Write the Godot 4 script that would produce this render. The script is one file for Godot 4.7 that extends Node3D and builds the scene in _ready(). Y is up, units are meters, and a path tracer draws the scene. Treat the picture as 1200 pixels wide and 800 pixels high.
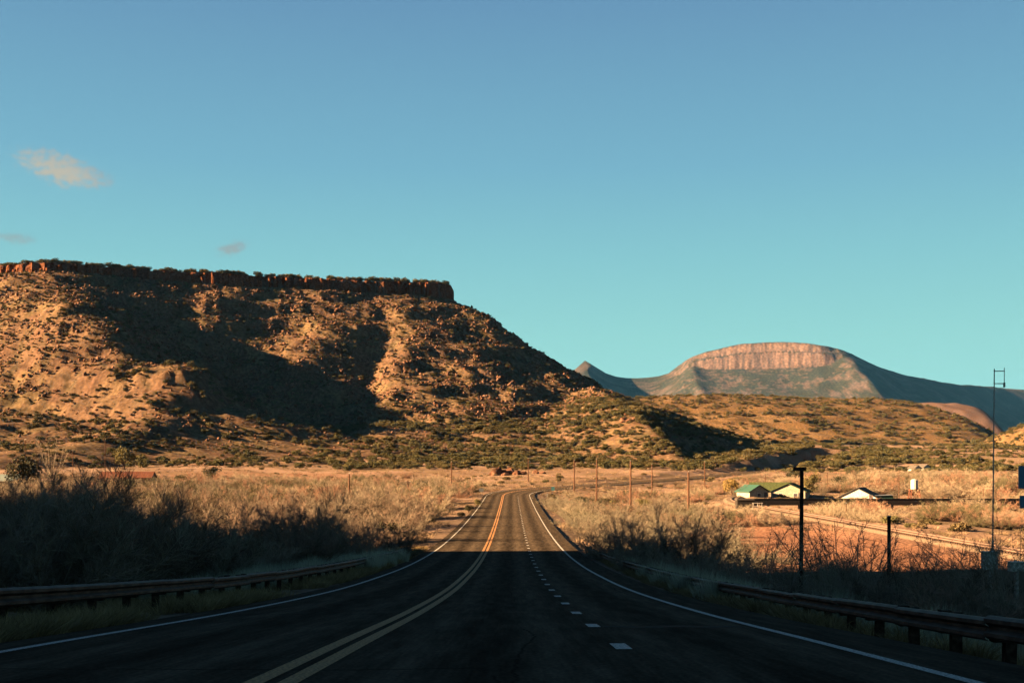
extends Node3D
# A two-lane desert highway dropping out of a hill's shadow towards sunlit mesas.
# World: camera at the origin, looking along -z, y up, metres.

const F := 1300.0        # focal length in photo pixels
const YH := 545.0        # photo row of the horizon
const EXPO := 14.5
const BASE := 0.31      # scales the tints below to real reflectances

var rng := RandomNumberGenerator.new()
var n_a := FastNoiseLite.new()
var n_b := FastNoiseLite.new()
var n_c := FastNoiseLite.new()
var used := {}
var M := {}
var road_pts := PackedVector3Array()   # centre line x, height, z
var road_head := PackedFloat32Array()

func lin(r, g, b) -> Color:      # 0-255 display value to linear
	return Color(r / 255.0, g / 255.0, b / 255.0).srgb_to_linear()

func alb(r, g, b) -> Color:      # linear reflectance to the sRGB that albedo_color wants
	return Color(r, g, b).linear_to_srgb()

func px(x: float, y: float, d: float) -> Vector3:
	return Vector3((x - 600.0) / F * d, (YH - y) / F * d, -d)

func interp(t: Array, x: float) -> float:      # smooth curve through a table of [x, y]
	var n := t.size()
	if x <= t[0][0]: return t[0][1]
	if x >= t[n - 1][0]: return t[n - 1][1]
	var i := 0
	while x > t[i + 1][0]: i += 1
	var x0: float = t[i][0]
	var x1: float = t[i + 1][0]
	var y0: float = t[i][1]
	var y1: float = t[i + 1][1]
	var m := (y1 - y0) / (x1 - x0)
	var m0 := m
	var m1 := m
	if i > 0: m0 = 0.5 * (m + (y0 - t[i - 1][1]) / (x0 - t[i - 1][0]))
	if i < n - 2: m1 = 0.5 * (m + (t[i + 2][1] - y1) / (t[i + 2][0] - x1))
	var w := x1 - x0
	var u := (x - x0) / w
	return (2*u*u*u - 3*u*u + 1) * y0 + (u*u*u - 2*u*u + u) * w * m0 + (-2*u*u*u + 3*u*u) * y1 + (u*u*u - u*u) * w * m1

func ss(a: float, b: float, x: float) -> float:
	var t := clampf((x - a) / (b - a), 0.0, 1.0)
	return t * t * (3.0 - 2.0 * t)

# ------------------------------------------------------------------ naming
func numbered(called: String) -> String:
	if not used.has(called):
		used[called] = 0
		return called
	used[called] += 1
	return "%s_%03d" % [called, used[called]]

func tag(o: Node3D, label: String, category: String, group := "", kind := "") -> void:
	if label: o.set_meta("label", label)
	if category: o.set_meta("category", category)
	if group: o.set_meta("group", group)
	if kind: o.set_meta("kind", kind)

func thing(called: String, at: Vector3, label: String, category: String, group := "") -> Node3D:
	var o := Node3D.new()
	o.name = numbered(called)
	add_child(o, true)
	o.position = at
	tag(o, label, category, group)
	return o

func part(called: String, mesh: Mesh, mat: Material, parent: Node3D, at := Vector3.ZERO, turn := Vector3.ZERO) -> MeshInstance3D:
	var o := MeshInstance3D.new()
	o.name = called
	o.mesh = mesh
	o.material_override = mat
	parent.add_child(o, true)
	o.position = at
	o.rotation = turn
	return o

func scatter(called: String, mesh: Mesh, mat: Material, xf: Array, cols: Array, parent: Node3D) -> MultiMeshInstance3D:
	var mm := MultiMesh.new()
	mm.transform_format = MultiMesh.TRANSFORM_3D
	mm.use_colors = true
	mm.mesh = mesh
	mm.instance_count = xf.size()
	for i in xf.size():
		mm.set_instance_transform(i, xf[i])
		mm.set_instance_color(i, cols[i])
	var o := MultiMeshInstance3D.new()
	o.name = called
	o.multimesh = mm
	o.material_override = mat
	parent.add_child(o, true)
	o.set_meta("kind", "stuff")
	return o

# ------------------------------------------------------------------ meshes
class Buf:
	var v := PackedVector3Array()
	var n := PackedVector3Array()
	var c := PackedColorArray()
	var u := PackedVector2Array()
	var i := PackedInt32Array()
	func tri(a: Vector3, b: Vector3, d: Vector3, col := Color.WHITE) -> void:
		for p in [a, b, d]:
			i.append(v.size())
			v.append(p)
			c.append(col)
	func quad(a: Vector3, b: Vector3, d: Vector3, e: Vector3, col := Color.WHITE) -> void:
		tri(a, b, d, col)
		tri(a, d, e, col)
	func box(lo: Vector3, hi: Vector3, col := Color.WHITE, xf := Transform3D.IDENTITY) -> void:
		var p := []
		for k in 8:
			p.append(xf * Vector3(hi.x if k & 1 else lo.x, hi.y if k & 2 else lo.y, hi.z if k & 4 else lo.z))
		quad(p[0], p[1], p[3], p[2], col)
		quad(p[5], p[4], p[6], p[7], col)
		quad(p[4], p[0], p[2], p[6], col)
		quad(p[1], p[5], p[7], p[3], col)
		quad(p[2], p[3], p[7], p[6], col)
		quad(p[4], p[5], p[1], p[0], col)
	func tube(a: Vector3, b: Vector3, ra: float, rb: float, sides := 6, col := Color.WHITE, cap := true) -> void:
		var d := (b - a).normalized()
		var s := d.cross(Vector3.RIGHT if absf(d.x) < 0.8 else Vector3.FORWARD).normalized()
		var t := d.cross(s)
		for k in sides:
			var p := TAU * k / sides
			var q := TAU * (k + 1) / sides
			var e0 := s * cos(p) + t * sin(p)
			var e1 := s * cos(q) + t * sin(q)
			if rb > 0.0:
				quad(a + e0 * ra, b + e0 * rb, b + e1 * rb, a + e1 * ra, col)
				if cap: tri(b, b + e1 * rb, b + e0 * rb, col)
			else:
				tri(a + e0 * ra, b, a + e1 * ra, col)
	func done(smooth := false) -> ArrayMesh:
		var arr := []
		arr.resize(Mesh.ARRAY_MAX)
		if smooth:
			var st := SurfaceTool.new()
			st.begin(Mesh.PRIMITIVE_TRIANGLES)
			for k in v.size():
				st.set_color(c[k])
				if u.size() > 0: st.set_uv(u[k])
				st.add_vertex(v[k])
			for k in i: st.add_index(k)
			st.generate_normals()
			return st.commit()
		if n.size() == 0:
			n.resize(v.size())
			for t in range(0, i.size(), 3):
				var nn := (v[i[t + 2]] - v[i[t]]).cross(v[i[t + 1]] - v[i[t]]).normalized()
				for k in 3: n[i[t + k]] = nn
		arr[Mesh.ARRAY_VERTEX] = v
		arr[Mesh.ARRAY_NORMAL] = n
		arr[Mesh.ARRAY_COLOR] = c
		if u.size() > 0: arr[Mesh.ARRAY_TEX_UV] = u
		arr[Mesh.ARRAY_INDEX] = i
		var m := ArrayMesh.new()
		m.add_surface_from_arrays(Mesh.PRIMITIVE_TRIANGLES, arr)
		return m

func sheet(xs: PackedFloat32Array, zs: PackedFloat32Array, height: Callable, colour: Callable) -> ArrayMesh:
	# a height field over the given rows and columns; zs run from near (+) to far (-)
	var b := Buf.new()
	var w := xs.size()
	var hh := zs.size()
	for j in hh:
		for i in w:
			b.v.append(Vector3(xs[i], height.call(xs[i], zs[j]), zs[j]))
	for j in hh:
		for i in w:
			var l := b.v[j * w + maxi(i - 1, 0)]
			var r := b.v[j * w + mini(i + 1, w - 1)]
			var f := b.v[maxi(j - 1, 0) * w + i]
			var k := b.v[mini(j + 1, hh - 1) * w + i]
			var nn := (f - k).cross(r - l).normalized()
			b.n.append(nn if nn.y > 0 else -nn)
			b.c.append(colour.call(b.v[j * w + i], b.n[j * w + i]))
	for j in hh - 1:
		for i in w - 1:
			var a := j * w + i
			b.i.append_array([a, a + w, a + 1, a + 1, a + w, a + w + 1])
	return b.done()

func steps(marks: Array) -> PackedFloat32Array:    # [[start, step], ..., [end, 0]] as a rising or falling list
	var out := PackedFloat32Array()
	for k in marks.size() - 1:
		var a: float = marks[k][0]
		var e: float = marks[k + 1][0]
		var n := maxi(1, roundi(absf(e - a) / marks[k][1]))
		for q in n: out.append(lerpf(a, e, float(q) / n))
	out.append(marks[-1][0])
	return out

# ------------------------------------------------------------------ materials
func noise_tex(seed_: int, freq: float, lo: Color, hi: Color, size := 512, oct := 5, mid = null) -> NoiseTexture2D:
	var nz := FastNoiseLite.new()
	nz.seed = seed_
	nz.frequency = freq
	nz.fractal_octaves = oct
	var t := NoiseTexture2D.new()
	t.width = size
	t.height = size
	t.seamless = true
	t.noise = nz
	var g := Gradient.new()
	g.set_color(0, lo)
	g.set_color(1, hi)
	g.set_offset(0, 0.2)
	g.set_offset(1, 0.8)
	if mid != null: g.add_point(0.5, mid)
	t.color_ramp = g
	return t

func mat(col: Color, rough := 0.9, tex: Texture2D = null, scale := 1.0, vcol := false) -> StandardMaterial3D:
	var m := StandardMaterial3D.new()
	m.albedo_color = col
	m.roughness = rough
	m.metallic_specular = 0.3 if rough < 0.8 else 0.1
	if tex:
		m.albedo_texture = tex
		m.uv1_triplanar = true
		m.uv1_world_triplanar = true
		m.uv1_scale = Vector3.ONE * scale
	m.vertex_color_use_as_albedo = vcol
	m.cull_mode = BaseMaterial3D.CULL_DISABLED
	return m

func make_materials() -> void:
	var grain := noise_tex(3, 0.03, Color(0.62, 0.62, 0.62), Color(1, 1, 1), 512, 6)
	var w := alb(BASE, BASE, BASE)
	M.soil = mat(w, 0.95, grain, 0.11, true)
	M.slope = mat(w, 0.95, grain, 0.021, true)
	M.far = mat(w, 0.95, grain, 0.004, true)
	M.rock = mat(w, 0.9, noise_tex(8, 0.02, Color(0.55, 0.5, 0.48), Color(1, 1, 1), 512, 5), 0.06, true)
	M.leaf = mat(w, 0.8, null, 1.0, true)
	M.leaf.backlight = Color(0.12, 0.12, 0.06)
	M.twig = mat(w, 0.85, null, 1.0, true)
	M.grass = mat(w, 0.85, null, 1.0, true)
	M.grass.backlight = Color(0.2, 0.18, 0.1)
	M.rust = mat(alb(0.05, 0.034, 0.027), 0.66, noise_tex(12, 0.015, Color(0.45, 0.4, 0.38), Color(1, 1, 1), 256), 0.6)
	M.rust.metallic = 0.22
	M.post = mat(alb(0.04, 0.028, 0.02), 0.85, noise_tex(13, 0.02, Color(0.5, 0.5, 0.5), Color(1, 1, 1), 256), 1.2)
	M.pole = mat(alb(0.085, 0.046, 0.03), 0.85, noise_tex(14, 0.02, Color(0.6, 0.6, 0.6), Color(1, 1, 1), 256), 0.7)
	M.dark_wood = mat(alb(0.03, 0.022, 0.018), 0.85, noise_tex(15, 0.02, Color(0.5, 0.5, 0.5), Color(1, 1, 1), 256), 0.9)
	M.galv = mat(alb(0.2, 0.21, 0.21), 0.45, noise_tex(16, 0.02, Color(0.7, 0.7, 0.7), Color(1, 1, 1), 256), 1.5)
	M.galv.metallic = 0.6
	M.steel_dark = mat(alb(0.012, 0.01, 0.01), 0.6, noise_tex(17, 0.03, Color(0.5, 0.45, 0.42), Color(1, 1, 1), 256), 0.4)
	M.white_paint = mat(alb(0.32, 0.31, 0.295), 0.7, noise_tex(18, 0.02, Color(0.78, 0.76, 0.72), Color(1, 1, 1), 256), 0.5)
	M.line_white = mat(alb(0.36, 0.36, 0.34), 0.75, noise_tex(19, 0.05, Color(0.45, 0.45, 0.45), Color(1, 1, 1), 512), 0.9)
	M.line_yellow = mat(alb(0.3, 0.15, 0.045), 0.75, noise_tex(20, 0.05, Color(0.5, 0.48, 0.46), Color(1, 1, 1), 512), 0.8)

# ------------------------------------------------------------------ the lie of the land
const PROFILE := [[-300, -9.0], [-160, -7.0], [-60, -3.3], [0, 1.07], [13, 2.19], [24, 3.17], [37, 4.2], [47, 4.86], [65, 5.85], [87, 6.69], [120, 7.3], [179, 7.57], [225, 7.4], [263, 7.05], [300, 6.65], [340, 6.25], [400, 5.6], [500, 4.2], [620, 2.3], [800, -2.0], [1000, -6.0]]
const PLAIN_L := [[-300, 10.0], [-60, 3.0], [0, -1.6], [20, -3.3], [50, -5.4], [90, -7.3], [150, -7.6], [250, -7.3], [350, -5.8], [450, -3.2], [550, 1.0], [700, 8.0], [900, 15.0], [1500, 30.0], [3000, 60.0], [9000, 90.0]]
const PLAIN_R := [[-300, 10.0], [-60, 1.0], [0, -3.0], [20, -4.6], [50, -6.9], [90, -8.5], [150, -8.9], [250, -8.7], [330, -7.6], [450, -4.5], [550, -1.0], [700, 6.0], [900, 14.0], [1500, 24.0], [3000, 60.0], [9000, 90.0]]

func make_road_path() -> void:
	var p := Vector3(-2.1, 0, 60)
	var s := -60.0
	while s < 760.0:
		var th := deg_to_rad(25.5) * ss(250.0, 318.0, s)
		var y := -interp(PROFILE, s) + 0.12 * ss(250.0, 300.0, s)
		road_pts.append(Vector3(p.x, y, p.z))
		road_head.append(th)
		var st := 1.0 if s < 120.0 else 2.0
		p += Vector3(sin(th), 0, -cos(th)) * st
		s += st

func road_near(x: float, z: float) -> Vector2:     # (offset right of the centre line, height of the road there)
	if z > -252.0: return Vector2(x + 2.1, -interp(PROFILE, -z))
	if z < -760.0 or absf(x - 150.0) > 260.0: return Vector2(999, 0)
	var best := 1e12
	var at := 0
	for i in range(240, road_pts.size(), 4):
		var q := Vector2(x - road_pts[i].x, z - road_pts[i].z).length_squared()
		if q < best:
			best = q
			at = i
	for i in range(maxi(240, at - 4), mini(road_pts.size(), at + 5)):
		var q := Vector2(x - road_pts[i].x, z - road_pts[i].z).length_squared()
		if q < best:
			best = q
			at = i
	var d := Vector2(x - road_pts[at].x, z - road_pts[at].z)
	return Vector2(d.dot(Vector2(cos(road_head[at]), sin(road_head[at]))), road_pts[at].y)

func ground_h(x: float, z: float) -> float:
	var d := -z
	var side := ss(-12.0, 14.0, x - maxf(0.0, (d - 255.0) * 0.44))
	var p := lerpf(interp(PLAIN_L, d), interp(PLAIN_R, d), side)
	var away := ss(8.0, 60.0, absf(x + 1.0))
	p += n_a.get_noise_2d(x * 0.6, z * 0.6) * (0.5 + 1.0 * away) + n_b.get_noise_2d(x, z) * 0.25
	var step := ss(380.0, 520.0, d)        # low terraces cut by washes on the far flats
	if step > 0.0:
		var q := n_a.get_noise_2d(x * 0.16 + 40.0, z * 0.5)
		p += step * (ss(0.05, 0.09, q) * 1.7 + ss(-0.22, -0.18, q) * 1.3 - 1.6) * (0.35 + 0.65 * ss(40.0, 90.0, x))
	# the railway's flat bench
	var rr := ss(7.5, 4.2, absf(x - rail_x(z)))
	if rr > 0.0 and d > -80.0 and d < 330.0: p = lerpf(p, rail_y(z), rr)
	var r := road_near(x, z)
	if r.x > 200.0: return p
	var e := maxf(-4.3 - r.x, r.x - 6.8)
	if e > 11.0: return p
	var drop := 0.03 + maxf(0.0, e) * (0.05 if r.x < 0 else 0.16) + 0.1 * ss(0.4, -0.6, e)
	return lerpf(r.y - drop + n_b.get_noise_2d(x * 3.0, z * 3.0) * 0.08 * ss(0.0, 1.0, e), p, ss(2.2, 10.0, e))

func rail_x(z: float) -> float:
	return 47.5 + maxf(0.0, -z - 215.0) * maxf(0.0, -z - 215.0) * 0.0022

func rail_y(z: float) -> float:
	return -8.45 + 0.004 * maxf(0.0, -z - 120.0) * 0.5

const RIM := [[-1500, -1350], [-1100, -1150], [-760, -1010], [-560, -930], [-470, -890], [-425, -872], [-399, -865], [-375, -852], [-353, -848], [-335, -855], [-318, -868], [-285, -884], [-262, -893], [-241, -893], [-215, -908], [-190, -914], [-158, -922], [-129, -931], [-100, -935], [-72, -942], [-56, -952], [-53, -968], [-75, -1000], [-160, -1030], [-300, -1060], [-700, -1150]]
const TALUS := [[0, 147], [25, 132], [60, 108], [127, 67], [190, 36], [260, 17], [340, 4], [420, -6], [560, -16], [900, -30]]
const RIM_TOP := 155.0
const SPUR := [[0, -340], [60, -322], [130, -280], [190, -232], [260, -165]]
const BOWL := [[0, -245], [60, -215], [130, -172], [200, -120]]
const NOSE := [[-0.65, 61], [-0.4, 54], [-0.2, 48], [0, 42], [0.25, 35], [0.5, 25], [0.75, 13], [0.9, 5], [1.0, -1], [1.25, -14]]

func rim_d(x: float, z: float) -> float:
	var best := 1e12
	var inside := false
	var n := RIM.size()
	for i in n:
		var ax: float = RIM[i][0]
		var az: float = RIM[i][1]
		var bx: float = RIM[(i + 1) % n][0]
		var bz: float = RIM[(i + 1) % n][1]
		var ex := bx - ax
		var ez := bz - az
		var t := clampf(((x - ax) * ex + (z - az) * ez) / (ex * ex + ez * ez), 0.0, 1.0)
		var qx := x - ax - ex * t
		var qz := z - az - ez * t
		best = minf(best, qx * qx + qz * qz)
		if (az > z) != (bz > z) and x < (bx - ax) * (z - az) / (bz - az) + ax: inside = not inside
	return -sqrt(best) if inside else sqrt(best)

func bump(x: float, c: float, w: float) -> float:
	var t := (x - c) / w
	return exp(-t * t)

func mesa_h(x: float, z: float) -> float:
	var d := rim_d(x, z)
	if d > 700.0: return -40.0
	if d < -2.0:
		return lerpf(146.0, RIM_TOP - 0.6 + n_a.get_noise_2d(x * 0.4, z * 0.4) * 1.2, ss(-2.0, -6.0, d))
	var wx := x + n_a.get_noise_2d(x * 0.25, z * 0.25) * 18.0
	var k := ss(6.0, 150.0, d)
	var a := 62.0 * bump(wx, interp(SPUR, d), 46.0) * ss(340.0, 220.0, d) - 50.0 * bump(wx, interp(BOWL, d), 54.0) * ss(270.0, 170.0, d) + 30.0 * bump(wx, -150.0 - (d - 80.0) * 0.25, 26.0) * ss(30.0, 90.0, d) - 17.0 * bump(wx, -108.0 + d * 0.05, 11.0) * ss(200.0, 120.0, d) + 9.0 * bump(wx, -85.0, 16.0)
	a += 26.0 * bump(wx, 70.0, 60.0) * ss(200.0, 300.0, d)
	var de := maxf(0.0, d - a * k)
	var h := interp(TALUS, de) + 2.5 * ss(-200.0, -330.0, x) * ss(60.0, 0.0, d) - 2.0 * ss(-200.0, -60.0, x) * ss(40.0, 0.0, d)
	var talus := ss(0.0, 12.0, d) * ss(330.0, 190.0, de)
	var f := n_a.get_noise_2d(x * 0.9, z * 0.9)
	var g := n_b.get_noise_2d(x * 0.55, z * 0.55)
	h += talus * (f * 3.8 - absf(g) * 3.4 + 1.0 + n_c.get_noise_2d(x * 0.5, z * 0.5) * 1.6)
	h += (1.0 - talus) * ss(5.0, 30.0, d) * (f * 1.5 + g * 0.8)
	# the low nose of the ridge running down towards the road
	var along := (-740.0 - z) / -190.0
	if along > -0.65 and along < 1.25 and absf(x - 80.0) < 150.0:
		var cx := lerpf(70.0, 88.0, along) + n_a.get_noise_1d(z * 0.8) * 9.0
		var crest := interp(NOSE, along + f * 0.04)
		var side := x - cx
		var nh := crest + f * 2.5 + g * 1.2 - (side * lerpf(0.34, 0.74, ss(0.2, 0.6, along)) if side > 0.0 else -side * 0.3)
		h = maxf(h, nh)
	# weak ledges of harder rock
	h += talus * 1.2 * sin(h * 0.36 + f * 3.5)
	h += (0.35 + 0.65 * talus) * ss(3.0, 12.0, d) * (0.25 - absf(n_b.get_noise_2d(x * 1.3 + 70.0, z * 1.3))) * 2.6
	return h

var mesa_cache := {}
func mesa_at(i: int, j: int) -> float:
	var k := Vector2i(i, j)
	if not mesa_cache.has(k): mesa_cache[k] = mesa_h(i * 3.0, j * 3.0)
	return mesa_cache[k]

func mesa_c(x: float, z: float) -> float:
	var i := floori(x / 3.0)
	var j := floori(z / 3.0)
	var u := x / 3.0 - i
	var v := z / 3.0 - j
	return lerpf(lerpf(mesa_at(i, j), mesa_at(i + 1, j), u), lerpf(mesa_at(i, j + 1), mesa_at(i + 1, j + 1), u), v)

func land_h(x: float, z: float) -> float:
	var h := ground_h(x, z)
	if z < -380.0:
		if x < 330.0 and z > -1100.0: h = maxf(h, mesa_c(x, z))
		if x > -50.0 and z < -950.0: h = maxf(h, hill_h(x, z))
		if x > 330.0 and z < -650.0: h = maxf(h, side_hill_h(x, z))
	return h

const HILL_CREST := [[-270, 50], [0, 80], [165, 90], [286, 93], [409, 88], [507, 86], [543, 80], [568, 70], [592, 54], [616, 36], [640, 20], [690, -4], [820, -30]]
func hill_h(x: float, z: float) -> float:
	var wz := z + n_a.get_noise_2d(x * 0.3 + 90.0, z * 0.3) * 22.0
	var t := (wz + 1500.0) / (400.0 if z > -1500.0 else 330.0)
	if absf(t) > 1.25: return -40.0
	var c := interp(HILL_CREST, x + 18.0 * n_a.get_noise_2d(x * 0.2, z * 0.5) + maxf(0.0, t) * 40.0)
	var b := 0.5 + 0.5 * cos(clampf(absf(t), 0, 1.25) * PI * 0.8)
	return lerpf(-6.0, c, b) + n_a.get_noise_2d(x * 0.8, z * 0.8) * 2.2 + n_b.get_noise_2d(x * 0.5, z * 0.5) * 1.3

const SIDE_CREST := [[385, -12], [415, 6], [432, 26], [446, 37], [490, 48], [570, 62], [700, 68], [900, 60], [1100, 20]]
func side_hill_h(x: float, z: float) -> float:
	var t := (z + 930.0) / 240.0
	if absf(t) > 1.2: return -40.0
	var c := interp(SIDE_CREST, x + n_a.get_noise_2d(x * 0.4, z * 0.4) * 10.0)
	return lerpf(-6.0, c, 0.5 + 0.5 * cos(clampf(absf(t), 0, 1.2) * PI * 0.83)) + n_a.get_noise_2d(x * 0.8, z * 0.8) * 2.0

func patch(x: float, z: float, f: float, o: float) -> float:
	return n_c.get_noise_2d(x * f + o, z * f - o)

func ground_col(p: Vector3, _n: Vector3) -> Color:
	var tan_ := Color(0.5, 0.34, 0.235)
	var pale := Color(0.74, 0.515, 0.375)
	var red := Color(0.57, 0.30, 0.19)
	var straw := Color(0.36, 0.27, 0.15)
	var c := tan_.lerp(pale, ss(-0.25, 0.35, patch(p.x, p.z, 0.35, 11.0)))
	c = c.lerp(straw, 0.7 * ss(0.0, 0.4, patch(p.x, p.z, 0.9, 77.0)))
	# bare red earth on the bank between road and railway
	var r := bump(p.x, 33.0, 13.0) * bump(p.z, -120.0, 55.0) + 0.5 * bump(p.x, -90.0, 40.0) * bump(p.z, -420.0, 40.0)
	c = c.lerp(red, clampf(r * 1.5 + patch(p.x, p.z, 1.4, 5.0) * 0.5 * r, 0, 1))
	c = c.lerp(red, 0.35 * ss(0.1, 0.5, patch(p.x, p.z, 0.22, 31.0)))
	var rn := road_near(p.x, p.z)
	if rn.x < 200.0:        # gravel shoulder
		var e := maxf(-4.3 - rn.x, rn.x - 6.8)
		c = c.lerp(Color(0.44, 0.32, 0.225), 0.8 * ss(3.2, 1.2, e))
	return c

func slope_col(p: Vector3, n: Vector3) -> Color:
	var tan_ := Color(0.30, 0.19, 0.12)
	var rock := Color(0.29, 0.17, 0.115)
	var straw := Color(0.36, 0.255, 0.14)
	var c := tan_.lerp(straw, ss(-0.2, 0.3, patch(p.x, p.z, 0.5, 3.0)))
	c = c.lerp(rock, ss(-0.05, 0.3, patch(p.x, p.z, 1.6, 60.0)) * 0.8)
	c = c.lerp(Color(0.14, 0.12, 0.07), 0.75 * ss(0.1, 0.4, patch(p.x, p.z, 2.3, 90.0)))
	c = c.lerp(Color(0.42, 0.27, 0.17), 0.4 * ss(0.0, 0.35, patch(p.x, p.z, 0.7, 44.0)))
	return c

func hill_col(p: Vector3, n: Vector3) -> Color:
	var c := Color(0.33, 0.205, 0.10).lerp(Color(0.40, 0.26, 0.135), ss(-0.3, 0.3, patch(p.x, p.z, 0.6, 8.0)))
	return c.lerp(Color(0.13, 0.11, 0.055), 0.7 * ss(0.05, 0.35, patch(p.x, p.z, 2.0, 19.0)))

# ------------------------------------------------------------------ plants and rocks
func jit(s: float) -> Vector3:
	return Vector3(rng.randf_range(-s, s), rng.randf_range(-s, s), rng.randf_range(-s, s))

func on_ball() -> Vector3:
	var y := rng.randf_range(-1, 1)
	var a := rng.randf() * TAU
	var r := sqrt(1.0 - y * y)
	return Vector3(r * cos(a), y, r * sin(a))

func shade(c: Color, s: float) -> Color:
	var k := 1.0 + rng.randf_range(-s, s)
	return Color(c.r * k, c.g * k, c.b * k)

func crown_mesh(leaves: int, leaf: float, lobes: int) -> ArrayMesh:
	# unit-high leafy crown: many leaf-sized faces in a bundle of uneven lobes
	var b := Buf.new()
	var ls := []
	for k in lobes:
		var a := TAU * k / lobes + rng.randf() * 1.2
		var r := rng.randf_range(0.1, 0.36)
		ls.append([Vector3(cos(a) * r, rng.randf_range(0.3, 0.72), sin(a) * r), rng.randf_range(0.2, 0.34)])
	for k in leaves:
		var l: Array = ls[rng.randi() % lobes]
		var o := on_ball()
		var q: Vector3 = l[0] + Vector3(o.x, o.y * 0.85, o.z) * l[1] * pow(rng.randf(), 0.3)
		if q.y < 0.06: q.y = rng.randf_range(0.04, 0.16)
		var t := on_ball() * leaf * rng.randf_range(0.7, 1.5)
		var s := t.cross(on_ball()).normalized() * leaf * rng.randf_range(0.5, 0.9)
		b.tri(q - t - s, q + s, q + t - s * 0.4, shade(Color.WHITE, 0.3))
	return b.done()

func trunk_mesh() -> ArrayMesh:
	var b := Buf.new()
	b.tube(Vector3(0, -0.1, 0), Vector3(0.02, 0.22, 0.01), 0.05, 0.035, 5)
	for k in 4:
		var a := k * 1.6 + rng.randf()
		b.tube(Vector3(0.01, 0.14, 0), Vector3(cos(a) * 0.2, 0.5, sin(a) * 0.2), 0.028, 0.008, 4)
	return b.done()

func bare_shrub(stems: int, sides: int, twigs: int, w: float, wide: float, droop: float) -> Array:
	# unit-high leafless shrub: [branches, twigs]
	var b := Buf.new()
	var t := Buf.new()
	for k in stems:
		var a := TAU * k / stems + rng.randf_range(-0.4, 0.4)
		var phi := wide * sqrt(rng.randf_range(0.03, 1.0))
		var dir := Vector3(cos(a) * sin(phi), cos(phi), sin(a) * sin(phi))
		var p := Vector3(cos(a), 0, sin(a)) * 0.05
		p.y = -0.06
		var length := rng.randf_range(0.62, 1.0)
		var r := w * rng.randf_range(1.6, 2.6)
		for seg in 4:
			var q := p + dir * length * 0.27
			var r2 := r * 0.7
			b.tube(p, q, r, r2, 4, shade(Color.WHITE, 0.15), false)
			for m in sides:
				var f := rng.randf()
				var s := p.lerp(q, f)
				var o := (dir * rng.randf_range(0.3, 0.9) + on_ball() * 0.8 + Vector3.UP * 0.25).normalized()
				var bl := length * rng.randf_range(0.14, 0.34) * (1.0 - 0.12 * seg)
				var e := s + o * bl
				e.y = maxf(e.y, 0.03)
				b.tube(s, e, r2 * 0.55, r2 * 0.25, 3, shade(Color.WHITE, 0.15), false)
				for n in twigs:
					var g := s.lerp(e, rng.randf_range(0.15, 1.0))
					var td := (o + on_ball() * 0.9 + Vector3.UP * 0.35).normalized() * length * rng.randf_range(0.07, 0.19)
					var tip := g + td
					tip.y = maxf(tip.y - droop * 0.04, 0.02)
					var wv := td.cross(on_ball()).normalized() * w * 0.42
					t.tri(g - wv, tip, g + wv, shade(Color.WHITE, 0.3))
			p = q
			r = r2
			dir = (dir + on_ball() * 0.22 + Vector3.UP * 0.08 - Vector3(0, droop * 0.14 * seg, 0)).normalized()
	return [b.done(), t.done()]

func tuft_mesh(blades: int, w: float, spread: float, lean: float) -> ArrayMesh:
	var b := Buf.new()
	for k in blades:
		var a := rng.randf() * TAU
		var r := spread * sqrt(rng.randf())
		var p := Vector3(cos(a) * r, -0.03, sin(a) * r)
		var h := rng.randf_range(0.55, 1.0) * (1.0 - 0.35 * r / maxf(spread, 0.01))
		var d := Vector3(cos(a), 0, sin(a)) * lean * (0.3 + r / maxf(spread, 0.01)) + Vector3(rng.randf_range(-0.2, 0.2), 0, rng.randf_range(-0.2, 0.2)) * lean
		var s := Vector3(-sin(a * 3.0), 0, cos(a * 3.0)) * w
		var mid := p + Vector3(0, h * 0.55, 0) + d * 0.35
		var tip := p + Vector3(0, h, 0) + d
		var col := shade(Color.WHITE, 0.25)
		b.quad(p - s, mid - s * 0.8, mid + s * 0.8, p + s, col)
		b.tri(mid - s * 0.8, tip, mid + s * 0.8, col)
	return b.done()

func rock_mesh(flat: float, round_: float) -> ArrayMesh:
	# an angular boulder: a subdivided octahedron pushed in and out, cut by a few planes
	var pts := {}
	var tris := []
	var o := [Vector3.UP, Vector3.RIGHT, Vector3.BACK, Vector3.LEFT, Vector3.FORWARD, Vector3.DOWN]
	for f in [[0, 1, 2], [0, 2, 3], [0, 3, 4], [0, 4, 1], [5, 2, 1], [5, 3, 2], [5, 4, 3], [5, 1, 4]]:
		tris.append([o[f[0]], o[f[1]], o[f[2]]])
	for r in 2:
		var nx := []
		for t in tris:
			var a: Vector3 = ((t[0] + t[1]) * 0.5).normalized()
			var c: Vector3 = ((t[1] + t[2]) * 0.5).normalized()
			var e: Vector3 = ((t[2] + t[0]) * 0.5).normalized()
			nx.append_array([[t[0], a, e], [a, t[1], c], [e, c, t[2]], [a, c, e]])
		tris = nx
	var cuts := []
	for k in 9: cuts.append([on_ball(), rng.randf_range(0.5, 0.8)])
	var off := rng.randf() * 500.0
	var b := Buf.new()
	for t in tris:
		var q := []
		for p in t:
			var key := Vector3i((p * 1000.0).round())
			if not pts.has(key):
				var v: Vector3 = p * (1.0 + n_a.get_noise_3dv(p * 60.0 + Vector3.ONE * off) * 0.35)
				for c in cuts:
					var ex: float = v.dot(c[0]) - c[1]
					if ex > 0.0: v -= c[0] * ex * round_
				pts[key] = Vector3(v.x, v.y * flat, v.z)
			q.append(pts[key])
		b.tri(q[0], q[2], q[1], Color.WHITE)
	return b.done()

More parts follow.
